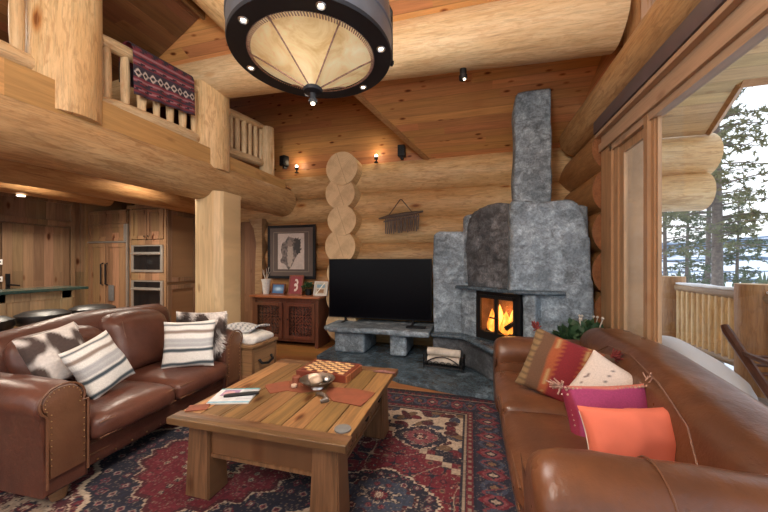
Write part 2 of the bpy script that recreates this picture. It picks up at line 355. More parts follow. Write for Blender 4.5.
MB().box((.022, -.9, .36), (.03, 2.88, 2.54)).build('pane', 'glass', w1, smooth=False)
MB().box((.075, -3.9, .36), (.085, -1.1, 2.54)).build('pane', 'glass', w1, smooth=False)
m = MB(); m.box((-.02, -3.9, 2.50), (.05, 3.66, 2.56)); m.box((-.045, -3.9, 2.56), (.08, 3.87, 2.64)); m.box((-.02, -3.9, 2.64), (.16, 3.87, 2.72)); m.box((-.07, -3.9, 2.72), (.16, 3.90, 2.755))
m.build('header', 'trimh', w1, smooth=False)
t = MB().box((XW-.08, -3.9, 2.765), (XW+.12, 3.92, 2.90), .012).build('window_shade', 'blind', label='long dark shade cassette mounted above the picture window', cat='window shade')
# gable glazing above the header log
w2 = empty('window_2', (XW+.1, 0, 0), kind='structure')
m = MB(); m.box((0, 3.32, 3.36), (.15, 3.62, 5.5)); m.build('mullion', 'trim', w2, smooth=False)
m = MB(); m.box((.0, 2.94, 3.36), (.13, 3.02, 5.5)); m.box((-.03, 2.6, 3.36), (.12, 2.72, 5.5)); m.box((.02, 1.2, 3.36), (.12, 1.35, 5.5)); m.box((.02, -.9, 3.36), (.12, -.75, 5.5)); m.build('mullion', 'trim', w2, smooth=False)
MB().box((.07, -3.9, 3.3), (.08, 3.32, 5.5)).build('pane', 'glass', w2, smooth=False)
# --- ceiling: main pitched plane, ridge, far pitch, loft soffit
PZ = lambda y: 3.12+.42*(YB-y)
def poly_slab(pts, up, name, mat, T=.06):
    m = MB(); n = len(pts); v = list(pts)+[tuple(Vector(p)+Vector((0, 0, T))) for p in pts]
    m.add(v, [tuple(range(n)), tuple(range(2*n-1, n-1, -1))]+[(i, (i+1) % n, n+(i+1) % n, n+i) for i in range(n)])
    return struct(m, name, mat, smooth=False)
# diagonal (valley) runs from the wall head up to the ridge
V0 = (-.66, YB+.14); V1 = (-1.42, 4.0)
k = (V1[0]-V0[0])/(V1[1]-V0[1]); vx = lambda y: V0[0]+k*(y-V0[1])
yv = 3.42
P3 = lambda x, y: (x, y, PZ(y))
poly_slab([P3(1.62, YB+.2), P3(vx(YB+.2), YB+.2), P3(vx(yv), yv), P3(-8.1, yv), P3(-8.1, .4), P3(1.62, .4)], 1, 'ceiling', 'ceil')
poly_slab([(1.62, .4, PZ(.4)), (-8.1, .4, PZ(.4)), (-8.1, -4.3, PZ(.4)-.42*4.7), (1.62, -4.3, PZ(.4)-.42*4.7)], 1, 'ceiling', 'ceil')
# upper roof over the gable, closes the space above the valley
m = MB(); m.add([(-8.1, 3.3, 6.9), (1.6, 3.3, 6.9), (1.6, 5.5, 6.9), (-8.1, 5.5, 6.9)], [(0, 1, 2, 3)]); m.box((-8.1, 3.44, 3.9), (vx(yv), 3.5, 6.9)); struct(m, 'ceiling_upper', 'gable', smooth=False)
a, b = V0, (vx(yv), yv); m = MB(); m.add([(a[0], a[1], PZ(a[1])+.02), (b[0], b[1], PZ(b[1])+.02), (b[0], b[1], 6.9), (a[0], a[1], 6.9)], [(0, 1, 2, 3)]); struct(m, 'ceiling_cheek', 'gable', smooth=False)
m = MB(); d = Vector((b[0]-a[0], b[1]-a[1], PZ(b[1])-PZ(a[1]))); s_ = d.normalized(); pa = Vector((a[0], a[1], PZ(a[1])))
sd = s_.cross(Vector((0, 0, 1))).normalized()*.035; dn = Vector((0, 0, -.03)); up_ = Vector((0, 0, .05))
v = [pa-sd+dn, pa+sd+dn, pa+sd+up_, pa-sd+up_]; v = v+[q+d for q in v]
m.add([tuple(q) for q in v], [(0, 1, 2, 3), (7, 6, 5, 4), (0, 4, 5, 1), (1, 5, 6, 2), (2, 6, 7, 3), (3, 7, 4, 0)]); struct(m, 'trim_1', 'log_warm', smooth=False)
# loft soffit (lower plane over the balcony, its shade painted into the planks)
A = Vector((-2.75, 2.81, 4.08)); B = Vector((-3.56, 3.06, 3.98)); ex = (B-A); E_ = A+ex*6
poly_slab([tuple(A), tuple(E_), (E_.x, -3.9, E_.z-.1), (A.x, -3.9, A.z-.1)], 1, 'ceiling_loft', 'ceil_shaded', .05)
struct(MB().add([(A.x, A.y, A.z), (A.x, -3.9, A.z-.1), (A.x, -3.9, 5.2), (A.x, A.y, 5.2)], [(0, 1, 2, 3)]) and MB().box((A.x-.03, -3.9, A.z-.08), (A.x, A.y, 5.3)), 'trim_2', 'ceil_shaded', smooth=False)
# --- exposed logs
def tlog(name, p0, p1, r0, r1, mat, label, cat, **kw): return log(name, p0, p1, r0, r1, mat, label=label, cat=cat, kind='thing', **kw)
tlog('purlin_log', (-6.8, 3.44, 3.86), (1.30, 3.42, 3.66), .20, .29, 'log_pale', 'huge pale peeled log spanning the room under the pitched ceiling', 'log beam', seed=101, wob=.05)
tlog('support_post', (1.50, 3.45, 3.1), (1.50, 3.45, 4.1), .13, .13, 'log_warm', 'short round post carrying the big ceiling log at the window wall', 'log post', seed=7)
tlog('header_log', (1.41, 4.95, 3.08), (1.41, -3.9, 3.08), .22, .22, 'log_mid', 'large smooth log running over the picture window into the corner', 'log beam', seed=103, wob=.02)
tlog('rafter_log', (-2.52, 3.25, 4.02), (-2.52, -1.5, 4.16), .13, .17, 'log', 'thin log rafter left of the pendant lamp, crossing the big ceiling log', 'log beam', seed=104)
# balcony
BX = -3.3
tlog('balcony_log', (BX-.02, 5.2, 2.50), (BX-.10, -3.9, 2.32), .262, .26, 'log_mid', 'massive long log carrying the edge of the balcony', 'log beam', seed=105, wob=.06)
tlog('joist_log', (-4.75, 5.2, 2.50), (-4.75, -3.9, 2.50), .24, .28, 'log_warm', 'thick ceiling log just behind the balcony edge log, above the kitchen aisle', 'log beam', seed=106, wob=.06)
tlog('joist_log', (-6.1, 4.1, 2.56), (-6.1, -3.9, 2.56), .20, .24, 'log_warm', 'ceiling log deepest in the kitchen, above the panelled door', 'log beam', seed=107, wob=.06)
struct(MB().box((-8.1, -4, 2.72), (BX+.16, 5.25, 2.74)), 'ceiling_kitchen', 'ceil', smooth=False)
struct(MB().box((-8.1, -4, 2.745), (BX-.1, 5.25, 2.80)), 'floor_balcony', 'floor', smooth=False)
MB().box((BX+.12, -3.9, 2.56), (BX+.17, 4.95, 2.82)).build('trim_3', 'fascia', smooth=False, kind='structure')
struct(MB().box((-5.6, -3.9, 2.8), (-5.5, 5.3, 4.9)), 'wall_loft', plain('loft_wall_paint', (.10, .028, .022), .7), smooth=False)
tlog('loft_plate_log', (-5.2, 5.2, 4.42), (-5.2, -1, 4.42), .2, .24, 'log_grey', 'greyish log high behind the balcony railing', 'log beam', seed=111)
# posts: the lower one squared on top, the upper ones round
o = log('round_post', (BX+.02, 3.44, 2.58), (BX+.02, 3.44, 3.70), .225, .225, 'log', seed=121, label='short round log post standing on the balcony edge beside the hung blanket', cat='log post', kind='thing', wob=.03)
o = log('round_post', (BX, 1.90, 2.60), (BX, 1.90, 4.05), .24, .235, 'log', seed=122, label='thickest round log post, rising at upper left in front of the balcony', cat='log post', kind='thing', wob=.03)
m = MB(); m.prism([(-.22, -.16), (-.14, -.22), (.15, -.24), (.235, -.17), (.24, .14), (.15, .22), (-.13, .22), (-.22, .15)], 0, 2.30, bev=.015)
m.box((-.20, -.2, 2.26), (.2, .2, 2.30)); o = m.build('hewn_post', plank_mat('hewn_post_wood', (.76, .55, .31), 2, 0, 5, 90, .05, .5, .45, 0), label='pale hewn square log post under the balcony behind the left sofa', cat='log post', kind='thing'); o.location = (-3.26, 3.55, 0)
o = log('newel_post', (BX+.03, 4.62, 2.72), (BX+.03, 4.62, 3.62), .12, .11, 'log_pale', seed=124, label='slim pale newel post ending the balcony railing by the back wall', cat='log post', kind='thing')
# railings
def railing(y0, y1, n, label, rx=BX+.0, zt=3.50, zb=2.90, r=.062, dz=0):
    e = empty('balcony_railing', (rx, (y0+y1)/2, 2.85), 0, label, 'railing', 'log railings along the balcony')
    def L(nm, a, b, r0, sd, te=.12): o = log(nm, a, b, r0, r0*.95, 'log_pale', seed=sd, taper_end=te, wob=.12, seg=14); mw = o.matrix_basis.copy(); o.parent = e; o.matrix_basis = Matrix.Translation(e.location).inverted() @ mw; return o
    L('top_rail', (rx, y0, zt-.05), (rx, y1, zt+.04), r*1.05, y0); L('bottom_rail', (rx, y0, zb-.04), (rx, y1, zb+.03), r*1.4, y0+3)
    for i in range(n):
        y = y0+(y1-y0)*(i+.6)/n; L('baluster', (rx+.005, y, zb+.03), (rx, y, zt-.02), .036+.004*(i % 3), i, .09)
    return e
railing(2.12, 3.26, 7, 'log railing section with the red blanket hung over it')
railing(3.74, 4.55, 6, 'short log railing section between the post and the back wall', zt=3.57, zb=2.99, r=.05)
railing(.2, 1.70, 6, 'log railing section cut off at the top left corner', zt=3.50)
# blanket over the rail
def bl_pos(u, v):
    y = 2.39+.72*u; zt = 3.50+.07*u; R = .085; L = .44
    if v < .12: return (BX-R-.004, y, zt-.30*(1-v/.12)-.0)
    if v < .25: a = pi*(1-(v-.12)/.13); return (BX+R*cos(a), y, zt+R*sin(a))
    q = (v-.25)/.75; return (BX+R+.004+.012*sin(u*22)*q, y+.012*q, zt-(L-.03*u)*q)
def bl_col(u, v):
    c = np.zeros((len(u), 3)); c[:] = (.20, .03, .045)
    st = (v*26).astype(int) % 4; c[st == 1] = (.05, .035, .06); c[st == 3] = (.34, .16, .19)
    U = (u*54).astype(int); V = (v*46).astype(int)
    mk = (((U+V*2) % 9) < 4) & (V % 5 < 2); c[mk] = (.03, .025, .04)
    mk = (np.abs(v-.62) < .075); tri = (np.abs((u*9) % 1-.5)*2 < (1-np.abs(v-.62)/.075)); c[mk] = (.03, .03, .05); c[mk & tri] = (.62, .55, .50)
    mk2 = mk & (np.abs((u*9) % 1-.5)*2 < (.5-np.abs(v-.62)/.075)); c[mk2] = (.02, .02, .03)
    return c
o = grid_sheet('hanging_blanket', 90, 80, bl_pos, bl_col, vcol_mat('woven_blanket'), thick=.006, label='red and black patterned woven blanket hung over the balcony rail', cat='blanket')
# inner door left of the framed picture
d1 = empty('door_1', (-3.98, 5.1, 0), kind='structure')
MB().box((-.34, .06, 0), (.26, .12, 2.16)).build('door_panel', 'doorwood', d1, smooth=False)
m = MB(); m.box((-.42, -.02, 0), (-.32, .16, 2.2)); m.prism([(.13, 0), (.28, 0), (.28, 2.2), (-.02, 2.2), (.10, 2.02), (.155, 1.75), (.13, 1.2)], -.02, .14, Matrix.Rotation(radians(90), 4, 'X') @ Matrix.Scale(-1, 4, (0, 0, 1))); m.build('door_frame', 'log_grey', d1, smooth=False)
# ================================================================ FIREPLACE, TV, SIDEBOARD
fp = empty('corner_fireplace', (.5, 4.2, 0), 0, 'tall corner fireplace of rough grey soapstone slabs with a small fire burning', 'fireplace')
FT = Matrix.Translation(fp.location).inverted()
def elev(poly, y0, y1, name, mat, T=Matrix(), vox=.03, amt=.03, parent=fp, size=.35, bev=.02):
    """polygon drawn in x-z, extruded from y0 to y1 (world), then roughened"""
    R = Matrix(((1, 0, 0, 0), (0, 0, 1, 0), (0, 1, 0, 0), (0, 0, 0, 1)))
    m = MB(); m.prism(poly, y0, y1, R, bev=bev); bmesh.ops.transform(m.bm, matrix=FT @ T, verts=m.bm.verts)
    return rockify(m.build(name, mat, parent), vox, amt, size)
elev([(.40, 1.06), (.42, 2.08), (.62, 2.07), (.78, 2.05), (1.00, 2.07), (1.09, 2.02), (1.15, 1.86), (1.20, 1.6), (1.23, 1.0), (1.23, .0), (.60, .0), (.60, 1.06)], 3.75, 3.98, 'front_slab', 'stone')
# diagonal frame: local x runs along the firebox face, from far-left to near-right
fa = Vector((.063, 4.21)); fb = Vector((.52, 3.77)); fd = (fb-fa).normalized(); ang = atan2(fd.y, fd.x)
DT = Matrix.Translation((fa.x, fa.y, 0)) @ Matrix.Rotation(ang, 4, 'Z')
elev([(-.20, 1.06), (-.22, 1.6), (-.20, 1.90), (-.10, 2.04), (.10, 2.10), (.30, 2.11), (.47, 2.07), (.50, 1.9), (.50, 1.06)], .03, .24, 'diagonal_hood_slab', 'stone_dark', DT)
elev([(-.5, 0), (-.5, 1.78), (-.42, 1.83), (-.25, 1.81), (-.06, 1.80), (.12, 1.80), (.12, 0)], 4.40, 4.62, 'side_slab', 'stone')
m = MB(); m.prism([(-.1, 4.4), (.12, 4.25), (.5, 3.9), (1.22, 3.9), (1.22, 5.1), (-.05, 5.1), (-.08, 4.6)], 1.1, 2.03); m.prism([(-.45, 4.6), (-.1, 4.55), (.1, 5.1), (-.45, 5.1)], 0, 1.78); m.prism([(1.22, 3.95), (1.22, 5.1), (.9, 5.1), (.9, 4.4), (1.0, 3.95)], 0, 1.2)
bmesh.ops.transform(m.bm, matrix=FT, verts=m.bm.verts); rockify(m.build('core_masonry', 'stone', fp), .04, .03)
elev([(.51, 1.98), (.50, 2.4), (.52, 2.85), (.505, 3.2), (.53, 3.47), (.62, 3.49), (.78, 3.47), (.93, 3.50), (.935, 3.2), (.92, 2.8), (.945, 2.4), (.92, 1.98)], 4.20, 4.42, 'chimney_slab', 'stone', vox=.028)
# blocks framing the firebox
elev([(-.28, .40), (-.28, 1.06), (.0, 1.06), (.0, .40)], .0, .3, 'firebox_cheek', 'stone', DT)
elev([(.63, .35), (.63, 1.06), (.80, 1.06), (.80, .35)], .02, .3, 'firebox_cheek', 'stone', DT)
def fpoly(poly, z0, z1, name, mat, T=Matrix(), vox=.022, amt=.014, bev=.012, size=.35, parent=fp, par=FT):
    m = MB(); m.prism(poly, z0, z1, bev=bev); bmesh.ops.transform(m.bm, matrix=par @ T, verts=m.bm.verts)
    return rockify(m.build(name, mat, parent), vox, amt, size)
fpoly([(-.30, -.10), (.66, -.11), (.84, .02), (1.02, .22), (.9, .3), (-.30, .3)], 1.05, 1.095, 'mantel_shelf', 'slate', DT)
fpoly([(-.52, 4.25), (-.12, 4.22), (.30, 3.45), (.62, 3.40), (.66, 3.76), (.2, 4.3), (.0, 4.6), (-.52, 4.6)], .40, .455, 'hearth_ledge', 'slate')
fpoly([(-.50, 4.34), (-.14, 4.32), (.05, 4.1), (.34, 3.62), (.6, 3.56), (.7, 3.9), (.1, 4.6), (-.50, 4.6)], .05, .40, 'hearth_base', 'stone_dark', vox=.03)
# firebox with two glass doors
fb_ = empty('firebox', (0, 0, 0)); fb_.parent = fp; fb_.matrix_basis = FT @ DT
m = MB(); m.box((0, .0, .46), (.63, .04, .52)); m.box((0, 0, 1.0), (.63, .04, 1.05)); m.box((0, 0, .52), (.045, .04, 1.0)); m.box((.585, 0, .52), (.63, .04, 1.0)); m.box((.0, .02, .44), (.63, .30, .47)); m.box((0, .02, 1.02), (.63, .3, 1.05)); m.box((0, .04, .46), (.02, .3, 1.04)); m.box((.61, .04, .46), (.63, .3, 1.04)); 
m.build('frame', 'iron', fb_, smooth=False)
m = MB(); m.box((.045, -.012, .52), (.585, .014, .56)); m.box((.045, -.012, .96), (.585, .014, 1.0)); m.box((.045, -.012, .52), (.08, .014, 1)); m.box((.55, -.012, .52), (.585, .014, 1)); m.box((.295, -.014, .52), (.335, .016, 1)); m.box((.24, -.04, .73), (.36, -.02, .745)); m.build('doors', 'iron', fb_, smooth=False)
m = MB(); m.box((.02, .28, .46), (.61, .30, 1.02)); m.box((.02, .05, .465), (.61, .29, .50)); m.box((.02, .05, .5), (.03, .29, 1.02)); m.box((.60, .05, .5), (.61, .29, 1.02)); m.build('firebrick_lining', 'firebrick', fb_, smooth=False)
MB().box((.08, 0, .56), (.55, .004, .96)).build('door_glass', 'glass', fb_, smooth=False)
m = MB(); random.seed(3)
for x, h, r in ((.13, .30, .06), (.22, .36, .07), (.31, .26, .06), (.42, .34, .08), (.50, .30, .06), (.17, .25, .06), (.36, .30, .06), (.46, .24, .05)):
    m.lathe([(0.001, 0), (r, .04), (r*1.05, .1), (r*.75, h*.55), (r*.4, h*.8), (.001, h)], 10, (x, .17+random.uniform(-.05, .05), .52))
m.build('flames', 'flame', fb_)
m = MB(); m.tube([(.08, .12, .53), (.5, .2, .55)], .05, 8); m.tube([(.1, .22, .54), (.54, .12, .53)], .045, 8); m.tube([(.40, .06, .62), (.54, .10, .74), (.50, .12, .58)], [.03, .045, .02], 8); m.build('burning_logs', 'iron', fb_)
# hearth pad on the floor
m = MB().prism([(-2.15, 5.2), (-2.15, 4.20), (-1.60, 4.00), (-1.16, 3.84), (-.80, 3.60), (-.32, 3.49), (.09, 3.40), (.45, 3.36), (1.28, 3.36), (1.28, 5.2)], .0, .05, bev=.008); o = m.build('floor_hearth', 'slate', kind='structure')
# stone TV bench
bn = empty('stone_bench', (-1.3, 4.6, .05), 0, 'long low grey stone bench carrying the television', 'bench'); BT = Matrix.Translation(bn.location).inverted()
fpoly([(-2.13, 4.40), (-2.0, 4.31), (-1.3, 4.33), (-.53, 4.28), (-.53, 5.08), (-2.13, 5.08)], .375, .45, 'bench_top', 'stone', vox=.025, amt=.02, parent=bn, par=BT)
fpoly([(-1.98, 4.42), (-1.50, 4.42), (-1.50, 5.05), (-1.98, 5.05)], .052, .385, 'leg', 'stone', vox=.03, amt=.02, parent=bn, par=BT)
fpoly([(-1.12, 4.42), (-.88, 4.42), (-.88, 5.05), (-1.12, 5.05)], .052, .385, 'leg', 'stone', vox=.03, amt=.02, parent=bn, par=BT)
# television
tv = empty('television', (-1.40, 4.8, .45), 0, 'large black flat screen television standing on the stone bench', 'television')
MB().box((-.835, .0, .06), (.835, .045, 1.0), .006).build('housing', 'black', tv); MB().box((-.822, -.003, .078), (.822, .0, .988)).build('screen', 'screen', tv, smooth=False)
for x in (-.55, .55): m = MB(); m.box((x-.02, -.14, 0), (x+.02, .16, .012)); m.box((x-.015, 0, .01), (x+.015, .03, .07)); m.build('foot', 'black', tv, smooth=False)
MB().box((-.08, .045, .3), (.08, .32, .5)).build('wall_mount', 'black', tv, smooth=False)
m = MB().box((-.9, 4.50, .455), (-.62, 4.60, .475), .004); m.build('media_box', 'black', label='small flat black media box on the stone bench under the television', cat='media player')
# firewood cradle
fw = empty('firewood_holder', (-.335, 4.13, .05), radians(-7), 'black scrolled iron firewood holder at the foot of the hearth', 'log holder')
for y in (-.08, .09):
    m = MB(); m.tube([(-.24+.48*i/14, y, .06+.10*sin(pi*i/14)) for i in range(15)], .008, 8); m.tube([(-.24, y, .03), (.24, y, .03)], .008, 8); m.tube([(-.24, y, 0), (-.24, y, .18)], .009, 8); m.tube([(.24, y, 0), (.24, y, .18)], .009, 8)
    for i in range(5):
        x = -.16+.08*i; m.tube([(x+.03*cos(a*pi/6), y, .065+.03*sin(a*pi/6)) for a in range(13)], .005, 6)
    m.build('scrollwork', 'iron', fw)
m = MB()
for x in (-.24, .24): m.tube([(x, -.08, .03), (x, .09, .03)], .008, 8)
for i in range(6): m.tube([(-.2+.08*i, -.08, .035), (-.2+.08*i, .09, .035)], .005, 6)
m.build('tray', 'iron', fw)
for i, (z, y, w) in enumerate(((.10, -.02, .20), (.10, .06, .19), (.195, .015, .21))):
    o = MB().tube([(-w, 0, 0), (-w*.3, .008, .004), (w*.4, -.004, .002), (w, 0, 0)], [.048, .05, .046, .047], 14).build('firewood_log', 'birch', label=['pale birch log lying in the iron holder, lower front one', 'pale birch log lying in the iron holder, lower rear one', 'pale birch log on top of the other two in the iron holder'][i], cat='firewood', group='birch logs in the iron holder')
    o.location = (-.335+y*.12, 4.13+y, .05+z); o.rotation_euler = (0, 0, radians(-7))
# sideboard
sb = empty('sideboard', (-3.0, 4.93, 0), 0, 'dark carved wooden sideboard under the framed picture', 'sideboard')
m = MB(); m.box((-.62, -.22, .0), (-.56, .2, .80)); m.box((.56, -.22, 0), (.62, .2, .80)); m.box((-.56, -.20, .08), (.56, .2, .13)); m.box((-.56, .17, .1), (.56, .2, .8)); m.box((-.56, -.20, .72), (.56, .2, .8)); m.box((-.04, -.21, .12), (.04, .0, .74)); m.build('body', 'darkwood', sb, smooth=False)
MB().box((-.66, -.26, .80), (.66, .2, .84), .01).build('top', 'redwood', sb)
for sx in (-1, 1):
    d = MB().box((sx*.30-.26, -.205, .13), (sx*.30+.26, -.19, .72)); 
    for a, b in (((-.26, .13), (-.21, .72)), ((.21, .13), (.26, .72)), ((-.21, .13), (.21, .18)), ((-.21, .67), (.21, .72))): d.box((sx*.30+a[0], -.235, a[1]), (sx*.30+b[0], -.205, b[1]))
    door = d.build('door', 'darkwood', sb, smooth=False)
    c = MB(); random.seed(5+sx)
    for i in range(7):
        for j in range(9):
            x = sx*.30-.18+.06*i; z = .205+.054*j; c.tube([(x+.022*cos(a*pi/3+i), -.215, z+.022*sin(a*pi/3+j)) for a in range(5)], .006, 5)
    c.build('carving', 'iron', door)
    MB().ball((sx*.07, -.245, .45), .014, 1).build('knob', 'iron', door)
# things on the sideboard
v = empty('flower_vase', (-3.47, 4.88, .84), 0, 'white tapered vase with dry twigs at the sideboard end near the door', 'vase')
MB().lathe([(0, 0), (.05, 0), (.055, .02), (.07, .20), (.085, .26), (.075, .26), (.06, .2), (.045, .03), (0, .02)], 20).build('cup', 'linen', v)
m = MB(); random.seed(2)
for i in range(7): a = random.random()*6.28; m.tube([(0, 0, .05), (.03*cos(a), .02*sin(a), .3), (.07*cos(a), .05*sin(a), .38+.1*random.random())], .003, 5)
m.build('twigs', 'birch', v)
def frame(loc, w, h, name, label, colf, fm, rz=0, tilt=12, bw=.02, cat='photo frame', group=None, nres=40):
    e = empty(name, loc, rz, label, cat, group); R = Matrix.Rotation(radians(-tilt), 4, 'X')
    m = MB(); m.box((-w/2, 0, 0), (-w/2+bw, .018, h), T=R); m.box((w/2-bw, 0, 0), (w/2, .018, h), T=R); m.box((-w/2+bw, 0, 0), (w/2-bw, .018, bw), T=R); m.box((-w/2+bw, 0, h-bw), (w/2-bw, .018, h), T=R); m.box((-w/2, .018, 0), (w/2, .024, h), T=R)
    m.build('frame', fm, e, smooth=False)
    grid_sheet('picture', nres, nres, lambda u, q: tuple(R @ Vector((-w/2+bw+(w-2*bw)*u, .008, bw+(h-2*bw)*q))), colf, vcol_mat('printed_picture_'+name, .4, 30, .02), e)
    return e
def c_blue(u, v):
    c = np.zeros((len(u), 3)); c[:] = (.03, .12, .30); k = np.exp(-((u-.5)/.3)**2-((v-.5)/.2)**2)[:, None]; return c*(1-k)+np.array((.45, .65, .8))*k
def c_red(u, v):
    c = np.zeros((len(u), 3)); c[:] = (.24, .025, .035); r1 = np.abs(np.hypot(u-.47, v-.64)-.15); r2 = np.abs(np.hypot(u-.47, v-.36)-.16)
    c[((r1 < .06) | (r2 < .06)) & (u > .40)] = (.7, .6, .55); c[(np.hypot(u-.45, v-.5) < .08)] = (.7, .6, .55); return c
def c_card(u, v):
    c = np.zeros((len(u), 3)); c[:] = (.55, .5, .42); c[(v > .55) & (u > .15) & (u < .85) & (v < .85)] = (.2, .35, .45); c[(v < .45) & (v > .15) & (u > .2) & (u < .8)] = (.3, .16, .08); c[np.abs(u-v*.7-.1) < .05] = (.8, .78, .7); return c
frame((-3.22, 4.84, .842), .26, .19, 'framed_photo', 'small dark frame with a blue picture on the sideboard', c_blue, 'darkwood', 0)
frame((-2.90, 4.86, .842), .27, .34, 'framed_card', 'red picture card in a pale frame, tallest on the sideboard', c_red, 'fleather', 0)
frame((-2.42, 4.84, .842), .26, .24, 'framed_postcard', 'pale framed postcard at the sideboard end nearest the television', c_card, 'linen', radians(-6))
v = empty('small_plant', (-2.66, 4.90, .84), 0, 'small leafy plant in a dark pot between two frames on the sideboard', 'plant')
MB().lathe([(0, 0), (.05, 0), (.06, .1), (.05, .1), (0, .09)], 16).build('pot', 'iron', v)
def leaves(m, c, n, R, sz, zmin=0, seed=1, sq=1):
    random.seed(seed)
    for i in range(n):
        d = Vector((random.gauss(0, 1), random.gauss(0, 1), abs(random.gauss(0, 1))*sq+zmin)).normalized(); p = Vector(c)+d*R*random.uniform(.4, 1); s = d.cross(Vector((random.random()-.5, random.random()-.5, 1))).normalized()*sz*.35; t = (d+Vector((random.gauss(0, .4), random.gauss(0, .4), random.gauss(0, .4)))).normalized()*sz
        m.add([tuple(p), tuple(p+s+t*.5), tuple(p+t), tuple(p-s+t*.5)], [(0, 1, 2, 3)])
m = MB(); leaves(m, (0, 0, .1), 60, .09, .07); m.build('foliage', 'plant', v, recalc=False)
# big framed picture
def c_port(u, v):
    n = np.array([noise.noise(Vector((a*5, b*5, .3))) for a, b in zip(u, v)]); n2 = np.array([noise.noise(Vector((a*14, b*14, 4.))) for a, b in zip(u, v)])
    c = np.zeros((len(u), 3)); c[:] = (.52, .44, .40); c *= (1+.15*n[:, None])
    k = (np.hypot((u-.45-.15*(v-.5))/.30, (v-.5)/.46) < 1+.35*n); c[k] = (np.array((.16, .13, .12))*(1+.9*n2[k][:, None]))
    k = (np.hypot((u-.47)/.11, (v-.42)/.36) < 1+.3*n2); c[k] = (.42, .35, .30)
    k = (np.hypot((u-.74)/.14, (v-.66)/.2) < 1+.8*n2); c[k] = (.035, .03, .03)
    k = (np.hypot((u-.47)/.10, (v-.72)/.10) < 1+.4*n2); c[k] = (.25, .19, .16)
    return np.clip(c, 0, 1)
pf = frame((-3.1, 5.075, 1.10), .96, .96, 'framed_picture', 'large framed sepia picture with a dark mat hanging on the log wall', lambda u, v: c_port(u, v), 'black', 0, 0, .05, 'picture', None, 4)
bpy.data.objects.remove([c for c in pf.children if c.name.startswith('picture')][0])
MB().box((-.43, .004, .05), (.43, .008, .91)).build('mat', plain('dark_mat', (.10, .075, .065), .8), pf, smooth=False)
m = MB()
for a, b in (((-.36, .12), (-.345, .84)), ((.345, .12), (.36, .84)), ((-.36, .12), (.36, .135)), ((-.36, .825), (.36, .84))): m.box((a[0], .0, a[1]), (b[0], .004, b[1]))
m.build('mat_edge', plain('grey_mat', (.2, .16, .13), .8), pf, smooth=False)
grid_sheet('print', 110, 120, lambda u, q: (-.265+.53*u, .0, .17+.64*q), c_port, vcol_mat('sepia_print', .35, 30, .02), pf)
# twig wall hanging above the television
th = empty('wall_hanging', (-1.08, 5.0, 2.1), 0, 'rustic wall hanging of twigs on a branch, hung by a thong above the television', 'wall decoration')
MB().tube([(-.36, -.02, .0), (-.2, -.03, .025), (.1, -.02, .06), (.36, -.02, .09)], [.012, .03, .034, .015], 10).build('branch', 'horn', th)
MB().tube([(-.28, -.02, -.05), (.3, -.02, .02)], .012, 8).build('branch', 'bark', th)
MB().tube([(-.2, -.02, .04), (-.02, .05, .31), (.0, .05, .31), (.19, -.02, .08)], .008, 8).build('thong', 'horn', th)
random.seed(9)
for i in range(17):
    x = -.24+.033*i; z = .0+.05*(x+.24)/.5; MB().tube([(x, -.035, z), (x+random.uniform(-.008, .008), -.03, z-.12), (x+random.uniform(-.01, .01), -.03, z-.24-.03*random.random())], [.012, .013, .01], 7).build('twig', 'bark', th)
# small speakers and uplights on the top log
def speaker(loc, rz, label):
    e = empty('wall_speaker', loc, rz, label, 'speaker', 'small black speakers on the top log'); MB().box((-.06, -.06, .02), (.06, .06, .20), .012).build('cabinet', 'black', e); MB().box((-.05, -.064, .03), (.05, -.058, .19)).build('grille', 'iron', e, smooth=False); MB().box((-.02, -.02, -.02), (.02, .05, .03)).build('bracket', 'iron', e, smooth=False)
speaker((-1.09, 5.12, 3.10), 0, 'small black speaker on the top log above the television')
speaker((-3.2, 5.02, 3.08), radians(-20), 'small black speaker beside the balcony newel post')
UP = []
def uplight(loc, label):
    e = empty('accent_light', loc, 0, label, 'spotlight', 'small accent lights on the top log'); MB().lathe([(0, 0), (.035, 0), (.035, .012), (.012, .02), (.012, .05), (.03, .055), (.034, .09), (.026, .095), (0, .09)], 14).build('base', 'iron', e); MB().ball((0, 0, .115), .026, 2).build('bulb', 'bulb', e); UP.append(Vector(loc)+Vector((0, -.02, .2)))
uplight((-1.52, 5.1, 3.05), 'tiny lit spotlight on the top log next to the speaker above the television')
uplight((-3.0, 5.1, 2.99), 'tiny lit spotlight on the top log near the balcony newel post')
def track(loc, label):
    e = empty('accent_light', loc, 0, label, 'spotlight'); MB().lathe([(0, 0.03), (.035, 0.03), (.035, -.03), (.045, -.04), (.04, -.08), (0, -.075)], 14).build('base', 'iron', e); MB().ball((.015, -.01, -.08), .014, 2).build('bulb', 'bulb', e)
track((-.08, 3.47, 3.40), 'tiny black spotlight under the big ceiling log')
# potted plant on the hearth, beside the window
v = empty('potted_plant', (1.05, 3.52, .05), 0, 'dark green leafy plant between the fireplace and the right sofa', 'plant')
MB().lathe([(0, 0), (.10, 0), (.14, .34), (.12, .34), (.1, .3), (0, .3)], 20).build('pot', 'stonegrey', v)
m = MB(); leaves(m, (0, 0, .48), 460, .25, .10, .1, 4, 1.1); m.build('foliage', 'plant', v, recalc=False)
m = MB(); random.seed(8)
for i in range(7): a = random.random()*6.28; m.tube([(0, 0, .3), (.08*cos(a), .06*sin(a), .5), (.17*cos(a), .1*sin(a), .80)], .004, 5); m.ball((.17*cos(a), .1*sin(a), .81), .014, 1)
m.build('stems', 'birch', v)
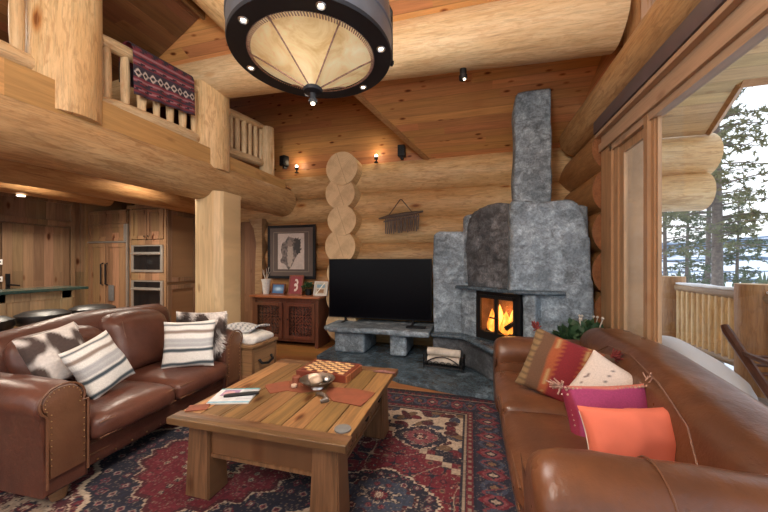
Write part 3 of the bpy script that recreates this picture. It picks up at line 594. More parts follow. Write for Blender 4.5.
# ================================================================ RUG
RX0, RX1, RY0, RY1 = -3.75, .37, .25, 3.42
NU, NV = 760, 580
def rug_pos(us, vs): return list(zip(RX0+(RX1-RX0)*us, RY0+(RY1-RY0)*vs, [.012]*len(us)))
rug_pos.vec = True
def rug_col(us, vs):
    X = (us-.5)*(RX1-RX0); Y = (vs-.5)*(RY1-RY0); q = .0065; X = np.round(X/q)*q; Y = np.round(Y/q)*q
    W = (RX1-RX0)/2; Hh = (RY1-RY0)/2; ax = np.abs(X); ay = np.abs(Y)
    red = np.array((.105, .008, .016)); navy = np.array((.010, .010, .022)); cream = np.array((.40, .31, .23)); pink = np.array((.17, .040, .050)); blue = np.array((.028, .036, .06)); tan = np.array((.15, .085, .045)); maroon = np.array((.05, .006, .011))
    c = np.zeros((len(X), 3)); c[:] = red
    h = lambda a, b, s=0: np.mod(np.sin(np.floor(a)*12.9898+np.floor(b)*78.233+s)*43758.5453, 1)
    def motif(x, y, cx, cy, s, cols, keep=.0, seed=1., bands=5):
        """rows of small stepped flowers, drawn as nested bands"""
        gx = x/cx; gy = y/cy; R = h(np.floor(gx), np.floor(gy), seed); fx = np.abs(np.mod(gx, 1)-.5)*2; fy = np.abs(np.mod(gy, 1)-.5)*2
        a_ = np.where(R > .5, fx+fy, np.maximum(fx, fy)*.75+.45*(fx+fy)-.25*np.minimum(fx, fy)); bnd = np.floor(a_/s*bands).astype(int); on = (bnd < bands) & (R > keep)
        R2 = (R*31.7) % 1
        for i in range(bands):
            k = on & (bnd == i); j = ((R2*len(cols)).astype(int)+i*2) % len(cols)
            for q_ in range(len(cols)): c_ = k & (j == q_); c[c_] = cols[q_]
        return on
    c[:] = red
    vine = lambda f, g_, w_: np.abs(np.sin(ax*f+1.9*np.sin(ay*g_))-np.sin(ay*f*1.1+1.7*np.sin(ax*g_*.8))) < w_
    motif(ax, ay, .105, .085, .62, (navy, pink, maroon, red, tan), .2, 1.)
    motif(ax+.05, ay+.04, .105, .085, .26, (cream*.8, navy, blue), .45, 4., 3)
    k = vine(24, 17, .12); c[k] = navy; k = vine(11, 8, .05); c[k] = cream*.6
    # cream corner pieces with feathered leaves
    st = .06; lev = np.floor(ax/st)*st/(W-.42)+np.floor(ay/st)*st/(Hh-.42); cor = lev > 1.30; edge = np.abs(lev-1.30) < .035
    base = c.copy(); c[cor] = cream
    for (fx0, fy0, a0, s0, cl) in ((34, 20, .8, 1., red), (30, 26, -.7, 2., blue), (26, 34, .2, 3., tan*.8), (40, 30, 1.3, 4., maroon)):
        uu = X*cos(a0)+Y*sin(a0); vv = -X*sin(a0)+Y*cos(a0); t = np.sin(uu*fx0+2.5*np.sin(vv*9+s0))+np.sin(vv*fy0+2*np.sin(uu*7)); k = cor & (t > .85); c[k] = cl; k = cor & (t > .85) & (t < 1.0); c[k] = navy
    c[edge] = navy; k = np.abs(lev-1.22) < .02; c[k] = cream*.8
    # stepped medallions
    for (mx, my, sxx, syy, in1, in2) in ((0, 0, 1.0, .82, navy, red), (1.16, 0, .40, .26, navy, blue), (.74, .62, .30, .20, maroon, cream*.7), (1.30, .70, .24, .18, navy, pink)):
        for cx in sorted({mx, -mx}):
            for cy in sorted({my, -my}):
                dx = np.abs(X-cx); dy = np.abs(Y-cy); st = .026; d = np.floor(dx/st)*st/sxx+np.floor(dy/st)*st/syy; d2 = np.hypot(dx/sxx, dy/syy)
                dd = .5*d+.62*d2+.035*np.sin(np.arctan2(dy/syy, dx/sxx)*16)
                c[dd < 1.05] = cream; c[dd < 1.0] = in1; save = c.copy()
                on = motif(np.abs(X-cx), np.abs(Y-cy), .085, .075, .8, (red, cream*.7, navy, blue, pink), .3, 6.+mx); k = ~(dd < .97); c[k] = save[k]
                c[dd < .66] = cream*.8; c[dd < .645] = maroon; c[dd < .60] = in2; save = c.copy()
                motif(np.abs(X-cx), np.abs(Y-cy), .075, .06, .7, (navy, pink, cream*.7, maroon), .3, 8.+mx); k = ~(dd < .55); c[k] = save[k]
                c[dd < .24] = cream*.85; c[dd < .21] = navy; c[dd < .12] = red; c[dd < .05] = cream
    # borders
    dx = W-ax; dy = Hh-ay; d = np.minimum(dx, dy); along = np.where(dx < dy, Y, X)
    c[d < .44] = navy; c[(d < .42) & (d > .405)] = cream*.6; c[(d < .40) & (d > .355)] = red; c[(d < .385) & (d > .37) & (np.sin(along*110) > 0)] = cream*.5
    c[(d < .355) & (d > .34)] = navy
    b = (d < .34) & (d > .12); c[b] = navy*1.3+.002
    cell = .24; a = np.mod(along, cell)/cell-.5; e = (d-.23)/.11; rr = np.abs(a)*2.6+np.abs(e)
    c[b & (rr < .95)] = red*1.1; c[b & (rr < .70)] = pink; c[b & (rr < .45)] = navy; c[b & (rr < .25)] = cream*.8
    a2 = np.mod(along+cell/2, cell)/cell-.5; r2 = np.hypot(a2*2.8, e); c[b & (np.abs(r2-.62) < .14)] = blue*1.3; c[b & (r2 < .25)] = tan*1.1
    k = b & (np.abs(np.sin(along*42)*.6-e) < .12) & (rr > .95); c[k] = pink*.8
    c[(d < .12) & (d > .105)] = cream*.7; c[(d < .105) & (d > .06)] = red; k = (d < .10) & (d > .065) & (np.sin(along*90) > .2); c[k] = navy; c[(d < .06)] = navy
    n = h(X/.012, Y/.012, 3.)[:, None]; c = c*(.72+.5*n)
    k = h(X/q, Y/q, 7.) > .93; c[k] = c[k]*.4+cream*.3
    return c
grid_sheet('area_rug', NU, NV, rug_pos, rug_col, vcol_mat('wool_rug', .95, 160, .4), thick=.010, label='large red and navy patterned wool rug under the coffee table', cat='rug')

# ================================================================ SOFAS
def arm_profile(w, h, roll, out):
    """x-z profile of a rolled arm, x=0 inner side, x=-w outer"""
    r = roll; cx = -w/2-out*.5; cz = h-r; pts = [(0, 0), (0, cz-r*.4)]
    for i in range(15):
        a = radians(-25+ (230)*i/14); pts.append((cx+r*cos(a), cz+r*sin(a)))
    pts += [(-w, cz-r*.75), (-w, 0)]; return pts
def inset(poly, k):
    c = Vector((sum(p[0] for p in poly)/len(poly), sum(p[1] for p in poly)/len(poly))); return [tuple(c+(Vector(p)-c)*k) for p in poly]
def sofa(name, loc, rz, Ln, D, seat_h, arm_h, back_h, lm, label, ncush, aw=.22, z0=.07, tan='leather_tan', nails=True, seat_over=.05, camel=0, near=None, roll=.12, round_arm=False, back_lean=.10, backcush=True, backt=.30):
    e = empty(name, loc, rz, label, 'sofa')
    XZ = Matrix(((1, 0, 0, 0), (0, 0, 1, 0), (0, 1, 0, 0), (0, 0, 0, 1)))
    MB().rbox((aw-.02, .035, z0+.02), (Ln-aw+.02, D-.08, seat_h-.13), .025, 10, (0, .015, 0), wob=.004).build('frame', lm, e)
    m = MB(); m.tube([(aw, .033, z0+.10), (Ln-aw, .033, z0+.10)], .006, 6); m.tube([(aw, .033, z0+.17), (Ln-aw, .033, z0+.17)], .005, 6); m.build('base_piping', tan, e)
    if nails:
        m = MB()
        for i in range(int((Ln-2*aw)/.11)): m.ball((aw+.06+.11*i, .026, z0+.055), .0065, 1)
        m.build('nailheads', 'nail', e)
    for side in (0, 1):
        P = arm_profile(aw, arm_h, roll, .06)
        if side == 1: P = [(Ln-aw-x, z) for x, z in P][::-1]
        else: P = [(aw+x, z) for x, z in P]
        n = 9; m = MB(); rings = []
        for j in range(n+1):
            y = .01+(D-.12)*j/n; s_ = 1-.05*(abs(2*j/n-1)**6); wv = .006*sin(j*2.1+side)
            rings.append([m.bm.verts.new((x+(wv if z > arm_h*.6 else 0), y, z0+(z)*(s_ if z > arm_h*.6 else 1)*(arm_h-z0)/arm_h)) for x, z in P])
        N = len(P)
        for A, B in zip(rings, rings[1:]):
            for i in range(N): m.bm.faces.new([A[i], A[(i+1) % N], B[(i+1) % N], B[i]])
        m.bm.faces.new(rings[0]); m.bm.faces.new(rings[-1][::-1])
        bmesh.ops.bevel(m.bm, geom=[ed for ed in m.bm.edges if all(abs(v.co.y-.01) < 1e-4 for v in ed.verts)], offset=(.07 if round_arm else .02), segments=(5 if round_arm else 3), affect='EDGES', profile=.6)
        arm = m.build('armrest', lm, e, angle=55)
        Pf = [(x, z0+z*(arm_h-z0)/arm_h) for x, z in inset(P, .80)]
        if round_arm: continue
        m = MB(); m.prism(Pf, -.004, .016, XZ, bev=.006); m.build('arm_facing', tan, arm)
        m = MB(); m.tube([(x, -.001, z) for x, z in [(x, z0+z*(arm_h-z0)/arm_h) for x, z in inset(P, .90)]], .007, 6); m.build('arm_piping', 'leather_tan', arm)
        if nails:
            m = MB(); Q = [(x, z0+z*(arm_h-z0)/arm_h) for x, z in inset(P, .72)]
            for a, b in zip(Q, Q[1:]):
                L_ = (Vector(b)-Vector(a)).length; k_ = max(1, int(L_/.035))
                for i in range(k_): t = i/k_; m.ball((a[0]+(b[0]-a[0])*t, -.005, a[1]+(b[1]-a[1])*t), .0042, 1)
            m.build('arm_nailheads', 'nail', arm)
    # back
    def bf(w, u):
        t = (w.z-seat_h+.2)/(back_h-seat_h+.2); x = (w.x)/Ln
        x = min(1, max(0, x)); hh = 1-camel*(max(0, (x-.38)/.62)**1.25) if camel >= 0 else 1+camel*max(0, (.5-x)/.5)**1.3; hh -= .10*max(0, (.12-x)/.12)**2 if camel > 0 else 0
        z = w.z if t < .3 else (seat_h-.1)+(w.z-seat_h+.1)*hh
        return (w.x, w.y+back_lean*max(0, t)**1.5, z)
    back = MB().rbox((.04, D-backt, z0), (Ln-.04, D-.04, back_h), .11, 18, (0, .02, .015), wob=.008, ws=3, fn=bf).build('backrest', lm, e)
    ins = (Ln-2*aw)
    if backcush:
        for i in range(ncush):
            x0 = aw+ins*i/ncush; x1 = aw+ins*(i+1)/ncush
            def cf(w, u):
                t = (w.z-seat_h)/(back_h-seat_h); return (w.x, w.y+back_lean*1.3*max(0, t)**1.3+.012*sin(w.x*70)*max(0, 1-abs(w.x-(aw+ins/2))*6), w.z)
            c_ = MB().rbox((x0+.004, D-backt-.15, seat_h-.02), (x1-.004, D-backt+.06, back_h+(-.03 if i else -.085)), .095, 16, (0, .05, .02), wob=.016, ws=4, fn=cf).build('back_cushion', lm, e)
            MB().tube([(x0+.09, D-backt-.13, seat_h+.06), (x0+.11, D-backt-.125, seat_h+.2), (x0+.10, D-backt-.06, back_h-.07)], .004, 6).build('seam', tan, c_)
    for i in range(ncush):
        x0 = aw+ins*i/ncush; x1 = aw+ins*(i+1)/ncush
        c_ = MB().rbox((x0+.003, -seat_over, seat_h-.155), (x1-.003, D-backt-.04, seat_h), .055, 14, (0, .015, .028), wob=.010, ws=4.5).build('seat_cushion', lm, e)
        m = MB(); m.tube([(x0+.02, -seat_over+.004, seat_h-.03), (x1-.02, -seat_over+.004, seat_h-.03)], .005, 6); m.tube([(x0+.02, -seat_over+.004, seat_h-.125), (x1-.02, -seat_over+.004, seat_h-.125)], .005, 6); m.build('cushion_piping', tan, c_)
    for x in (.12, Ln-.12):
        for y in (.10, D-.15): MB().lathe([(0, 0), (.035, 0), (.045, .04), (.045, z0+.03), (0, z0+.03)], 14, (x, y, .014 if True else 0)).build('foot', 'trunkwood', e)
    return e
sL = sofa('leather_sofa', (-2.24, 1.20, 0), radians(92.5), 1.62, 1.0, .44, .72, .955, 'leather', 'brown leather sofa with nailhead trim on the left, holding the striped cushions', 2, z0=.10, camel=-.16)
sR = sofa('leather_sofa', (.20, 3.30, 0), radians(-90), 2.13, 1.10, .45, .71, .84, 'leather_r', 'cognac leather sofa by the window, holding the red and coral cushions', 2, aw=.30, z0=.06, nails=False, round_arm=True, camel=.30, roll=.15, backcush=False, backt=.42, back_lean=.06, seat_over=.0)
# long curved seams on the right sofa
m = MB(); Ln = 2.3
m.tube([(.55, .60, .60), (.62, .66, .72), (.75, .72, .82), (1.0, .74, .835), (1.4, .70, .80), (1.7, .66, .72), (1.85, .62, .60)], .004, 6)
m.build('back_seam', 'leather_tan', sR)
m = MB(); m.tube([(2.01+.155*cos(a*pi/12), .40, .565+.150*sin(a*pi/12)) for a in range(-1, 14)], .0035, 6); m.build('arm_seam', 'leather_tan', sR)
# ================================================================ CUSHIONS
def pillow(name, w, h, t, loc, nrm, roll, mat, label, group=None, colf=None, n=28, cat='cushion', wob=.014, pinch=.065, seed=0, sag=0):
    nrm = Vector(nrm).normalized(); up = Vector((0, 0, 1)); r = up.cross(nrm).normalized(); up2 = nrm.cross(r); R = Matrix((r, up2, nrm)).transposed() @ Matrix.Rotation(roll, 3, 'Z')
    m = MB(); vs = {}; cols = []
    def P(i, j, s):
        u = 2*i/n-1; v = 2*j/n-1
        if abs(u) > .9999 or abs(v) > .9999: s = 0
        if (i, j, s) in vs: return vs[(i, j, s)]
        k = 1-pinch*(1-max(abs(u), abs(v))**2*0)*((u*u)*(1-v*v)*0)
        x = u*w/2*(1-pinch*(1-v*v)*abs(u)**3); y = v*h/2*(1-pinch*(1-u*u)*abs(v)**3)
        z = s*t/2*((1-u*u)*(1-v*v))**.42
        p = Vector((x, y, z)); nn = noise.noise_vector(p*7+Vector((seed*3.1, 0, 0)))*wob*((1-u*u)*(1-v*v))**.2 if wob else 0
        if wob: p += nn
        p.y -= sag*(1-u*u)
        vs[(i, j, s)] = m.bm.verts.new(p); cols.append((u*.5+.5, v*.5+.5)); return vs[(i, j, s)]
    for s in (1, -1):
        for i in range(n):
            for j in range(n):
                q = [P(i, j, s), P(i+1, j, s), P(i+1, j+1, s), P(i, j+1, s)]
                m.bm.faces.new(q if s > 0 else q[::-1])
    bw = m.build(name, mat, None, label=label, cat=cat, group=group, angle=60)
    if colf: a = np.array(cols); setcol(bw.data, colf(a[:, 0], a[:, 1]))
    bw.matrix_basis = Matrix.Translation(Vector(loc)) @ R.to_4x4(); return bw
def c_stripe(u, v):
    c = np.zeros((len(u), 3)); c[:] = (.74, .72, .68)
    def b(a, d, col): c[(v > a) & (v < d)] = col
    b(.05, .12, (.05, .07, .085)); b(.12, .14, (.3, .3, .3)); b(.34, .41, (.05, .07, .085)); b(.43, .62, (.42, .42, .43)); b(.50, .56, (.5, .5, .5)); b(.73, .79, (.26, .20, .165)); b(.90, .96, (.05, .07, .085)); return c
mst = vcol_mat('striped_cotton', .95, 140, .3)
def c_fur(u, v):
    n_ = np.array([noise.noise(Vector((a*5.2+2, b*3.6, 1.3))) for a, b in zip(u, v)]); c = np.zeros((len(u), 3)); k = np.clip(n_*3.4+.45, 0, 1)[:, None]
    return np.array((.07, .048, .042))*(1-k)+np.array((.66, .61, .57))*k
mfur = vcol_mat('fur', 1., 60, .6)
def fur(p, w, h, t, seed, n=5200, ln=.05):
    random.seed(seed); m = MB(); me = p.data; cs = []; polys = list(me.polygons); col = me.color_attributes['Col'].data
    wts = [f.area for f in polys]; tot = []
    for f in random.choices(polys, wts, k=n):
        ps = [me.vertices[i].co for i in f.vertices]; a, b = random.random(), random.random(); q = (ps[0]*(1-a)+ps[1]*a)*(1-b)+(ps[3 % len(ps)]*(1-a)+ps[2]*a)*b
        nn = f.normal; flow = Vector((.5, -.9, 0))+noise.noise_vector(q*8)*1.1; tp = q+nn*ln*.42+flow.normalized()*ln*random.uniform(.6, 1.1); sd = nn.cross(flow).normalized()*.0035
        m.add([tuple(q-sd), tuple(q+sd), tuple(tp)], [(0, 1, 2)]); c0 = np.array(col[f.vertices[0]].color[:3])*random.uniform(.75, 1.2); cs += [c0*.8, c0*.8, c0*1.25]
    o = m.build('pile', mfur, p, smooth=False, kind='stuff', recalc=False); setcol(o.data, np.clip(np.array(cs), 0, 1)); return o
tf = lambda *a: None
p = pillow('cushion', .34, .38, .15, (-2.76, 1.55, .755), (.93, -.05, .36), radians(12), mfur, 'fluffy grey and white fur cushion behind the tilted striped cushion', 'fur cushions', c_fur, seed=1); fur(p, .46, .44, .17, 4)
pillow('cushion', .34, .40, .15, (-2.58, 1.69, .66), (.93, .05, .36), radians(17), mst, 'tilted striped cushion leaning on fur near the left sofa arm closest to us', 'striped cushions', c_stripe, seed=2)
p = pillow('cushion', .44, .44, .16, (-2.535, 2.53, .70), (.60, -.78, .18), radians(-3), mfur, 'fur cushion tucked behind the upright striped cushion at the far arm', 'fur cushions', c_fur, seed=6); fur(p, .46, .44, .17, 14)
pillow('cushion', .42, .42, .13, (-2.47, 2.34, .655), (.55, -.82, .22), radians(0), mst, 'upright striped cushion at the far end of the left sofa', 'striped cushions', c_stripe, seed=3)
def c_kilim(u, v):
    c = np.zeros((len(u), 3)); zz = u+.012*np.sin(v*90)
    def b(a, d, col): c[(zz >= a) & (zz < d)] = col
    b(-1, .12, (.33, .22, .10)); b(.12, .30, (.17, .09, .045)); b(.30, .42, (.42, .11, .035)); b(.42, .68, (.26, .018, .025)); b(.68, .86, (.38, .10, .035)); b(.86, 2, (.14, .08, .045))
    w1 = np.abs(zz-.36-.012*np.sin(v*75)) < .009; w2 = np.abs(zz-.72-.012*np.sin(v*75)) < .010; c[w1 | w2] = (.55, .38, .16); k = ((v*30).astype(int) % 3 == 0) & ((zz < .12) | ((zz > .74) & (zz < .84))); c[k] *= .5; return c
mk = vcol_mat('kilim_wool', .95, 150, .4); _ck = c_kilim
def c_kilim(u, v): return _ck(u, v)*np.array((.68, .62, .62))
kn = pillow('cushion', .50, .44, .13, (.61, 2.46, .65), (-.30, -.90, .32), radians(-17), mk, 'kilim cushion with red and orange stripes leaning at the far end of the right sofa', None, c_kilim, seed=4)
def tassels(p, pts, L, mat, n=16, spread=.03, name='tassel', seed=1):
    random.seed(seed)
    for (x, y) in pts:
        m = MB(); m.ball((x, y, 0), .014, 1)
        for i in range(n):
            a = random.gauss(0, 1); b = random.gauss(0, 1); d = Vector((x, y, 0)).normalized()*L*.7+Vector((random.gauss(0, spread), random.gauss(0, spread), random.gauss(0, spread))); m.tube([(x, y, 0), tuple(Vector((x, y, 0))+d*.5+Vector((0, 0, .01*a))), tuple(Vector((x, y, 0))+d)], .004, 4)
        m.build(name, mat, p)
M['tas_red'] = plain('tassel_red_wool', (.24, .035, .03), .95, var=.6, scale=60); M['tas_cream'] = plain('tassel_pale_wool', (.55, .33, .25), .95, var=.6, scale=60); M['tas_mauve'] = plain('tassel_mauve_wool', (.25, .11, .09), .95, var=.5, scale=60)
tassels(kn, [(-.24, .21), (.23, .21)], .05, 'tas_red', 34, .018)
def c_white(u, v):
    c = np.zeros((len(u), 3)); c[:] = (.62, .53, .47)
    for uu in (.42, .30): k = (np.abs(u-uu) < .014) & (np.sin(v*55) > .3) & (np.abs(v-.5) < .36); c[k] = (.10, .09, .10)
    k = (np.abs(u-.15-.03*np.sin(v*25)) < .012) & (v < .6); c[k] = (.15, .1, .1); return c
pw = pillow('cushion', .36, .36, .13, (.80, 2.24, .61), (-.35, -.85, .40), radians(-28), vcol_mat('cream_cotton', .9, 140, .3), 'cream cushion with small dark stitched marks, between the kilim and magenta cushions', None, c_white, seed=5)
tassels(pw, [(.17, -.02), (.16, .14)], .06, 'tas_mauve', 18)
def c_mag(u, v):
    c = np.zeros((len(u), 3)); c[:] = (.30, .035, .12); c[(v > .93)] = (.55, .17, .12); c[(u < .10)] = (.22, .012, .04); return c
pm = pillow('cushion', .46, .33, .15, (.73, 2.0, .56), (.12, -.93, .35), radians(4), vcol_mat('magenta_cotton', .85, 120, .2), 'magenta cushion with beaded edge and pale tassels at its corners', None, c_mag, seed=7)
m = MB()
for i in range(22): u = i/21; m.ball((-.21+.42*u, .150-.012*sin(pi*u), .028), .0085, 1)
for i in range(12): u = i/11; m.ball((-.205+.008*sin(pi*u), -.14+.28*u, .025), .008, 1)
m.build('bead_trim', 'tas_cream', pm)
tassels(pm, [(-.22, .155), (.22, .155)], .06, 'tas_cream', 24, .022)
M['coral'] = plain('coral_cotton', (.66, .155, .09), .85, var=.08, scale=8)
pc = pillow('cushion', .47, .31, .20, (.755, 1.80, .54), (.20, -.92, .34), radians(1), 'coral', 'plain coral orange cushion, frontmost on the right sofa', None, None, seed=8, wob=.024, pinch=.09)
m = MB()
m.tube([(-.215+.43*i/16, .133-.010*sin(pi*i/16), -.02+.006*sin(i)) for i in range(17)], .007, 6); m.tube([(-.218+.012*sin(pi*i/10), -.13+.26*i/10, -.015) for i in range(11)], .006, 6); m.build('piping', 'birch', pc)
# ================================================================ COFFEE TABLE
TX0, TX1, TY0, TY1, TZ = -1.69, -.60, 1.455, 2.63, .50
ct = empty('coffee_table', ((TX0+TX1)/2, (TY0+TY1)/2, 0), 0, 'chunky rustic coffee table of reclaimed wood standing on the rug', 'coffee table')
hx = (TX1-TX0)/2; hy = (TY1-TY0)/2
m = MB(); n_ = 8
for i in range(n_): x0 = -hx+2*hx*i/n_; m.box((x0+.0015, -hy+.10, TZ-.035), (x0+2*hx/n_-.0015, hy-.10, TZ-.0005*(i % 2)), .003)
m.build('tabletop', 'table_x', ct, smooth=False)
MB().box((-hx-.01, -hy, TZ-.037), (hx+.01, -hy+.098, TZ+.001), .005).build('end_board', 'table_y', ct, smooth=False); MB().box((-hx-.01, hy-.098, TZ-.037), (hx+.01, hy, TZ+.001), .005).build('end_board', 'table_y', ct, smooth=False)
ax_, ay_ = hx-.10, hy-.10
MB().box((-ax_, -ay_, .27), (ax_, -ay_+.03, TZ-.035)).build('apron', 'table_y', ct, smooth=False); MB().box((-ax_, ay_-.03, .27), (ax_, ay_, TZ-.035)).build('apron', 'table_y', ct, smooth=False)
m = MB(); m.box((-ax_, -ay_, .27), (-ax_+.03, ay_, TZ-.035)); m.box((ax_-.03, -ay_, .27), (ax_, ay_, TZ-.035)); m.box((ax_, -ay_-.02, TZ-.06), (ax_+.008, ay_+.02, TZ-.036)); m.build('side_apron', 'trunkwood', ct, smooth=False)
m = MB(); m.box((-ax_-.006, -ay_-.008, .255), (ax_+.006, -ay_+.03, .275)); m.box((ax_-.03, -ay_, .255), (ax_+.008, ay_, .275)); m.build('apron_rail', 'table_v', ct, smooth=False)
for sx in (-1, 1):
    for sy in (-1, 1):
        m = MB(); w = .065; cx = sx*(ax_-.045); cy = sy*(ay_-.045)
        b = [(-w-.012*(sx < 0), -w), (w+.012*(sx > 0), -w), (w+.012*(sx > 0), w), (-w-.012*(sx < 0), w)]
        v = [(cx+x*1.22, cy+y*1.22, .014) for x, y in b]+[(cx+x, cy+y, TZ-.036) for x, y in b]
        vs = m.add(v, [(0, 3, 2, 1), (4, 5, 6, 7), (0, 1, 5, 4), (1, 2, 6, 5), (2, 3, 7, 6), (3, 0, 4, 7)]); bmesh.ops.bevel(m.bm, geom=list(m.bm.edges), offset=.007, segments=2, affect='EDGES')
        m.build('leg', 'table_v', ct, smooth=False)
for i, y in enumerate((-.30, 0.0, .30)):
    d = MB().box((ax_-.02, y-.14, .285), (ax_+.006, y+.14, TZ-.062), .003).build('drawer', 'table_y', ct, smooth=False)
    m = MB(); m.tube([(ax_+.005, y-.0, .385), (ax_+.03, y, .36), (ax_+.02, y, .335)], .012, 8); m.ball((ax_+.008, y, .385), .018, 1); m.build('handle', 'iron', d)
T = TZ+.001
# things on the table
cb = empty('chess_board', (-1.10, 2.37, T), radians(-3), 'reddish wooden chess board box with pale squares at the back of the coffee table', 'chess board')
MB().box((-.21, -.15, 0), (.21, .15, .055), .003).build('box', plain('mahogany', (.17, .035, .018), .35), cb, smooth=False); MB().box((.2105, -.145, .004), (.2255, .14, .05)).build('side_panel', 'redwood', cb, smooth=False)
m1 = MB(); m2 = MB(); m3 = MB()
for i in range(8):
    for j in range(8):
        (m1 if (i+j) % 2 else m2).box((-.18+.045*i, -.124+.031*j, .055), (-.135+.045*i, -.093+.031*j, .0575))
m1.build('pale_squares', plain('maple', (.72, .47, .23), .35), cb, smooth=False); m2.build('dark_squares', plain('dark_rosewood', (.10, .018, .012), .35), cb, smooth=False)
b_ = empty('pewter_bowl', (-1.055, 2.075, T+.004), 0, 'wide pewter bowl of stones standing in the middle of the coffee table', 'bowl')
MB().lathe([(0, 0), (.045, 0), (.04, .012), (.055, .02), (.10, .045), (.125, .065), (.12, .066), (.09, .048), (.04, .026), (0, .022)], 40).build('bowl_body', 'silver', b_)
for (x, y, z, r, mt, lb) in ((.0, -.02, .062, .042, 'pebble', 'brown polished stone in front in the pewter bowl'), (-.045, .03, .062, .038, 'candle', 'pale pinkish shell at the back of the pewter bowl'), (.055, .03, .062, .03, 'silver', 'small silvery stone at the right in the pewter bowl')):
    o = MB().ball((0, 0, 0), r, 2, (1.15, 1, .8), .3).build('polished_stone', mt, label=lb, cat='stone'); o.location = (-1.055+x, 2.075+y, T+z)
t_ = empty('tealight_holder', (-1.215, 2.03, T+.005), 0, 'small glass tealight holder left of the pewter bowl', 'candle holder')
MB().lathe([(.028, 0), (.032, .0), (.036, .035), (.03, .036), (.027, .008), (0, .006), (0, 0), (.028, 0)], 20).build('glass', 'glass', t_); MB().lathe([(0, .008), (.02, .008), (.02, .022), (0, .022)], 16).build('candle', 'candle', t_)
# candle standing
o = MB().lathe([(0, 0), (.03, 0), (.03, .045), (.025, .05), (0, .046)], 20).build('pillar_candle', 'fleather', label='short rusty red candle left of the pewter bowl', cat='candle'); o.location = (-1.25, 2.12, T+.004)
def leather_piece(name, pts, label, z=T, mat='fleather'):
    m = MB(); cx = sum(p[0] for p in pts)/len(pts); cy = sum(p[1] for p in pts)/len(pts); sub = []
    for a, b in zip(pts, pts[1:]+pts[:1]):
        for i in range(6): t = i/6; x = a[0]+(b[0]-a[0])*t; y = a[1]+(b[1]-a[1])*t; k = 1+.05*noise.noise(Vector((x*14, y*14, 2))); sub.append((cx+(x-cx)*k, cy+(y-cy)*k))
    m.prism([(x-cx, y-cy) for x, y in sub], 0, .004); o = m.build(name, mat, label=label, cat='leather place mat', smooth=False, group='leather mats on the coffee table'); o.location = (cx, cy, z); return o
leather_piece('leather_mat', [(-.985, 2.11), (-.80, 2.13), (-.63, 2.10), (-.66, 1.88), (-.86, 1.905), (-.95, 1.985)], 'rust red leather piece to the right of the pewter bowl')
leather_piece('leather_mat', [(-1.45, 2.02), (-1.33, 2.14), (-1.10, 2.19), (-.99, 2.06), (-1.13, 1.97), (-1.24, 1.98), (-1.32, 1.90)], 'rust red leather piece under and left of the pewter bowl')
# magazine and pen
def c_mag2(u, v):
    c = np.zeros((len(u), 3)); c[:] = (.66, .66, .68); k = (u > .12) & (u < .55) & (v > .45) & (v < .9); c[k] = (.35, .22, .35); k2 = np.hypot(u-.3, v-.66) < .14; c[k2] = (.62, .35, .38)
    c[(v < .10)] = (.25, .45, .55); c[(u > .6) & (np.sin(v*60) > .2) & (v > .2)] = (.40, .40, .45); c[(v > .92)] = (.10, .35, .42); return c
mg = empty('magazine', (-1.52, 1.80, T), radians(18), 'light coloured magazine lying at the left side of the coffee table', 'magazine')
MB().box((-.13, -.115, 0), (.13, .115, .010), .002).build('pages', 'linen', mg, smooth=False)
grid_sheet('cover', 60, 60, lambda u, v: (-.13+.26*u, -.115+.23*v, .0108), c_mag2, vcol_mat('glossy_cover', .25, 20, .02), mg)
o = MB().rbox((-.11, -.017, 0), (.11, .017, .018), .008, 8).build('remote_control', 'black', label='slim black remote control on the magazine', cat='remote control'); o.location = (-1.47, 1.805, T+.0115); o.rotation_euler = (0, 0, radians(30))
for i, (x, y, r, lb) in enumerate(((-.665, 1.60, .045, 'round grey slate coaster nearest the front right table corner'), )):
    o = MB().lathe([(0, 0), (r, 0), (r, .006), (0, .006)], 28).build('coaster', 'stonegrey', label=lb, cat='coaster'); o.location = (x, y, T)
o = MB().tube([(-.06, .04, .012), (-.02, .02, .02), (.02, .0, .02), (.05, -.045, .014), (.02, -.07, .010)], [.007, .014, .012, .02, .012], 8).build('antler_knife', 'horn', label='small dark horn piece lying in front of the pewter bowl', cat='horn'); o.location = (-.945, 1.93, T)
o = MB().tube([(-.09, .0, .006), (.0, .006, .012), (.09, 0, .006)], [.004, .016, .006], 8).build('folding_knife', 'tas_mauve', label='small dark red object on the far right corner of the coffee table', cat='ornament'); o.location = (-.68, 2.50, T)
o = MB().box((-.06, -.04, 0), (.06, .04, .006), .002).build('coaster', 'fleather', label='faded reddish square coaster at the front left table corner', cat='coaster'); o.location = (-1.62, 1.60, T+.001); o.rotation_euler = (0, 0, .5)
# end table and linen
et = empty('end_table', (-2.46, 3.06, 0), radians(-2), 'small wooden trunk end table with iron handles behind the left sofa', 'end table')
MB().box((-.27, -.20, .015), (.27, .20, .50), .006).build('box', 'trunkwood', et, smooth=False); MB().box((-.29, -.22, .50), (.29, .22, .53), .006).build('lid', 'trunkwood', et, smooth=False)
m = MB()
for y in (-.2, .17): m.box((.268, y, .015), (.278, y+.03, .5))
m.box((.268, -.2, .44), (.276, .2, .47)); m.build('corner_strap', 'table_v', et, smooth=False)
MB().tube([(.28, -.10, .36), (.31, -.09, .32), (.32, 0, .30), (.31, .09, .32), (.28, .10, .36)], .014, 8).build('handle', 'iron', et)
def c_lin(u, v):
    c = np.zeros((len(u), 3)); c[:] = (.62, .62, .62); k = (np.sin(u*40+3*np.sin(v*30))*np.sin(v*46) > .35); c[k] = (.10, .14, .19); return c
o = MB().rbox((-.25, -.19, 0), (.25, .2, .075), .035, 12, (0, 0, .02), wob=.02, ws=6).build('folded_towel', 'linen', label='cream folded cloth on the trunk end table', cat='cloth'); o.location = (-2.44, 3.06, .532)
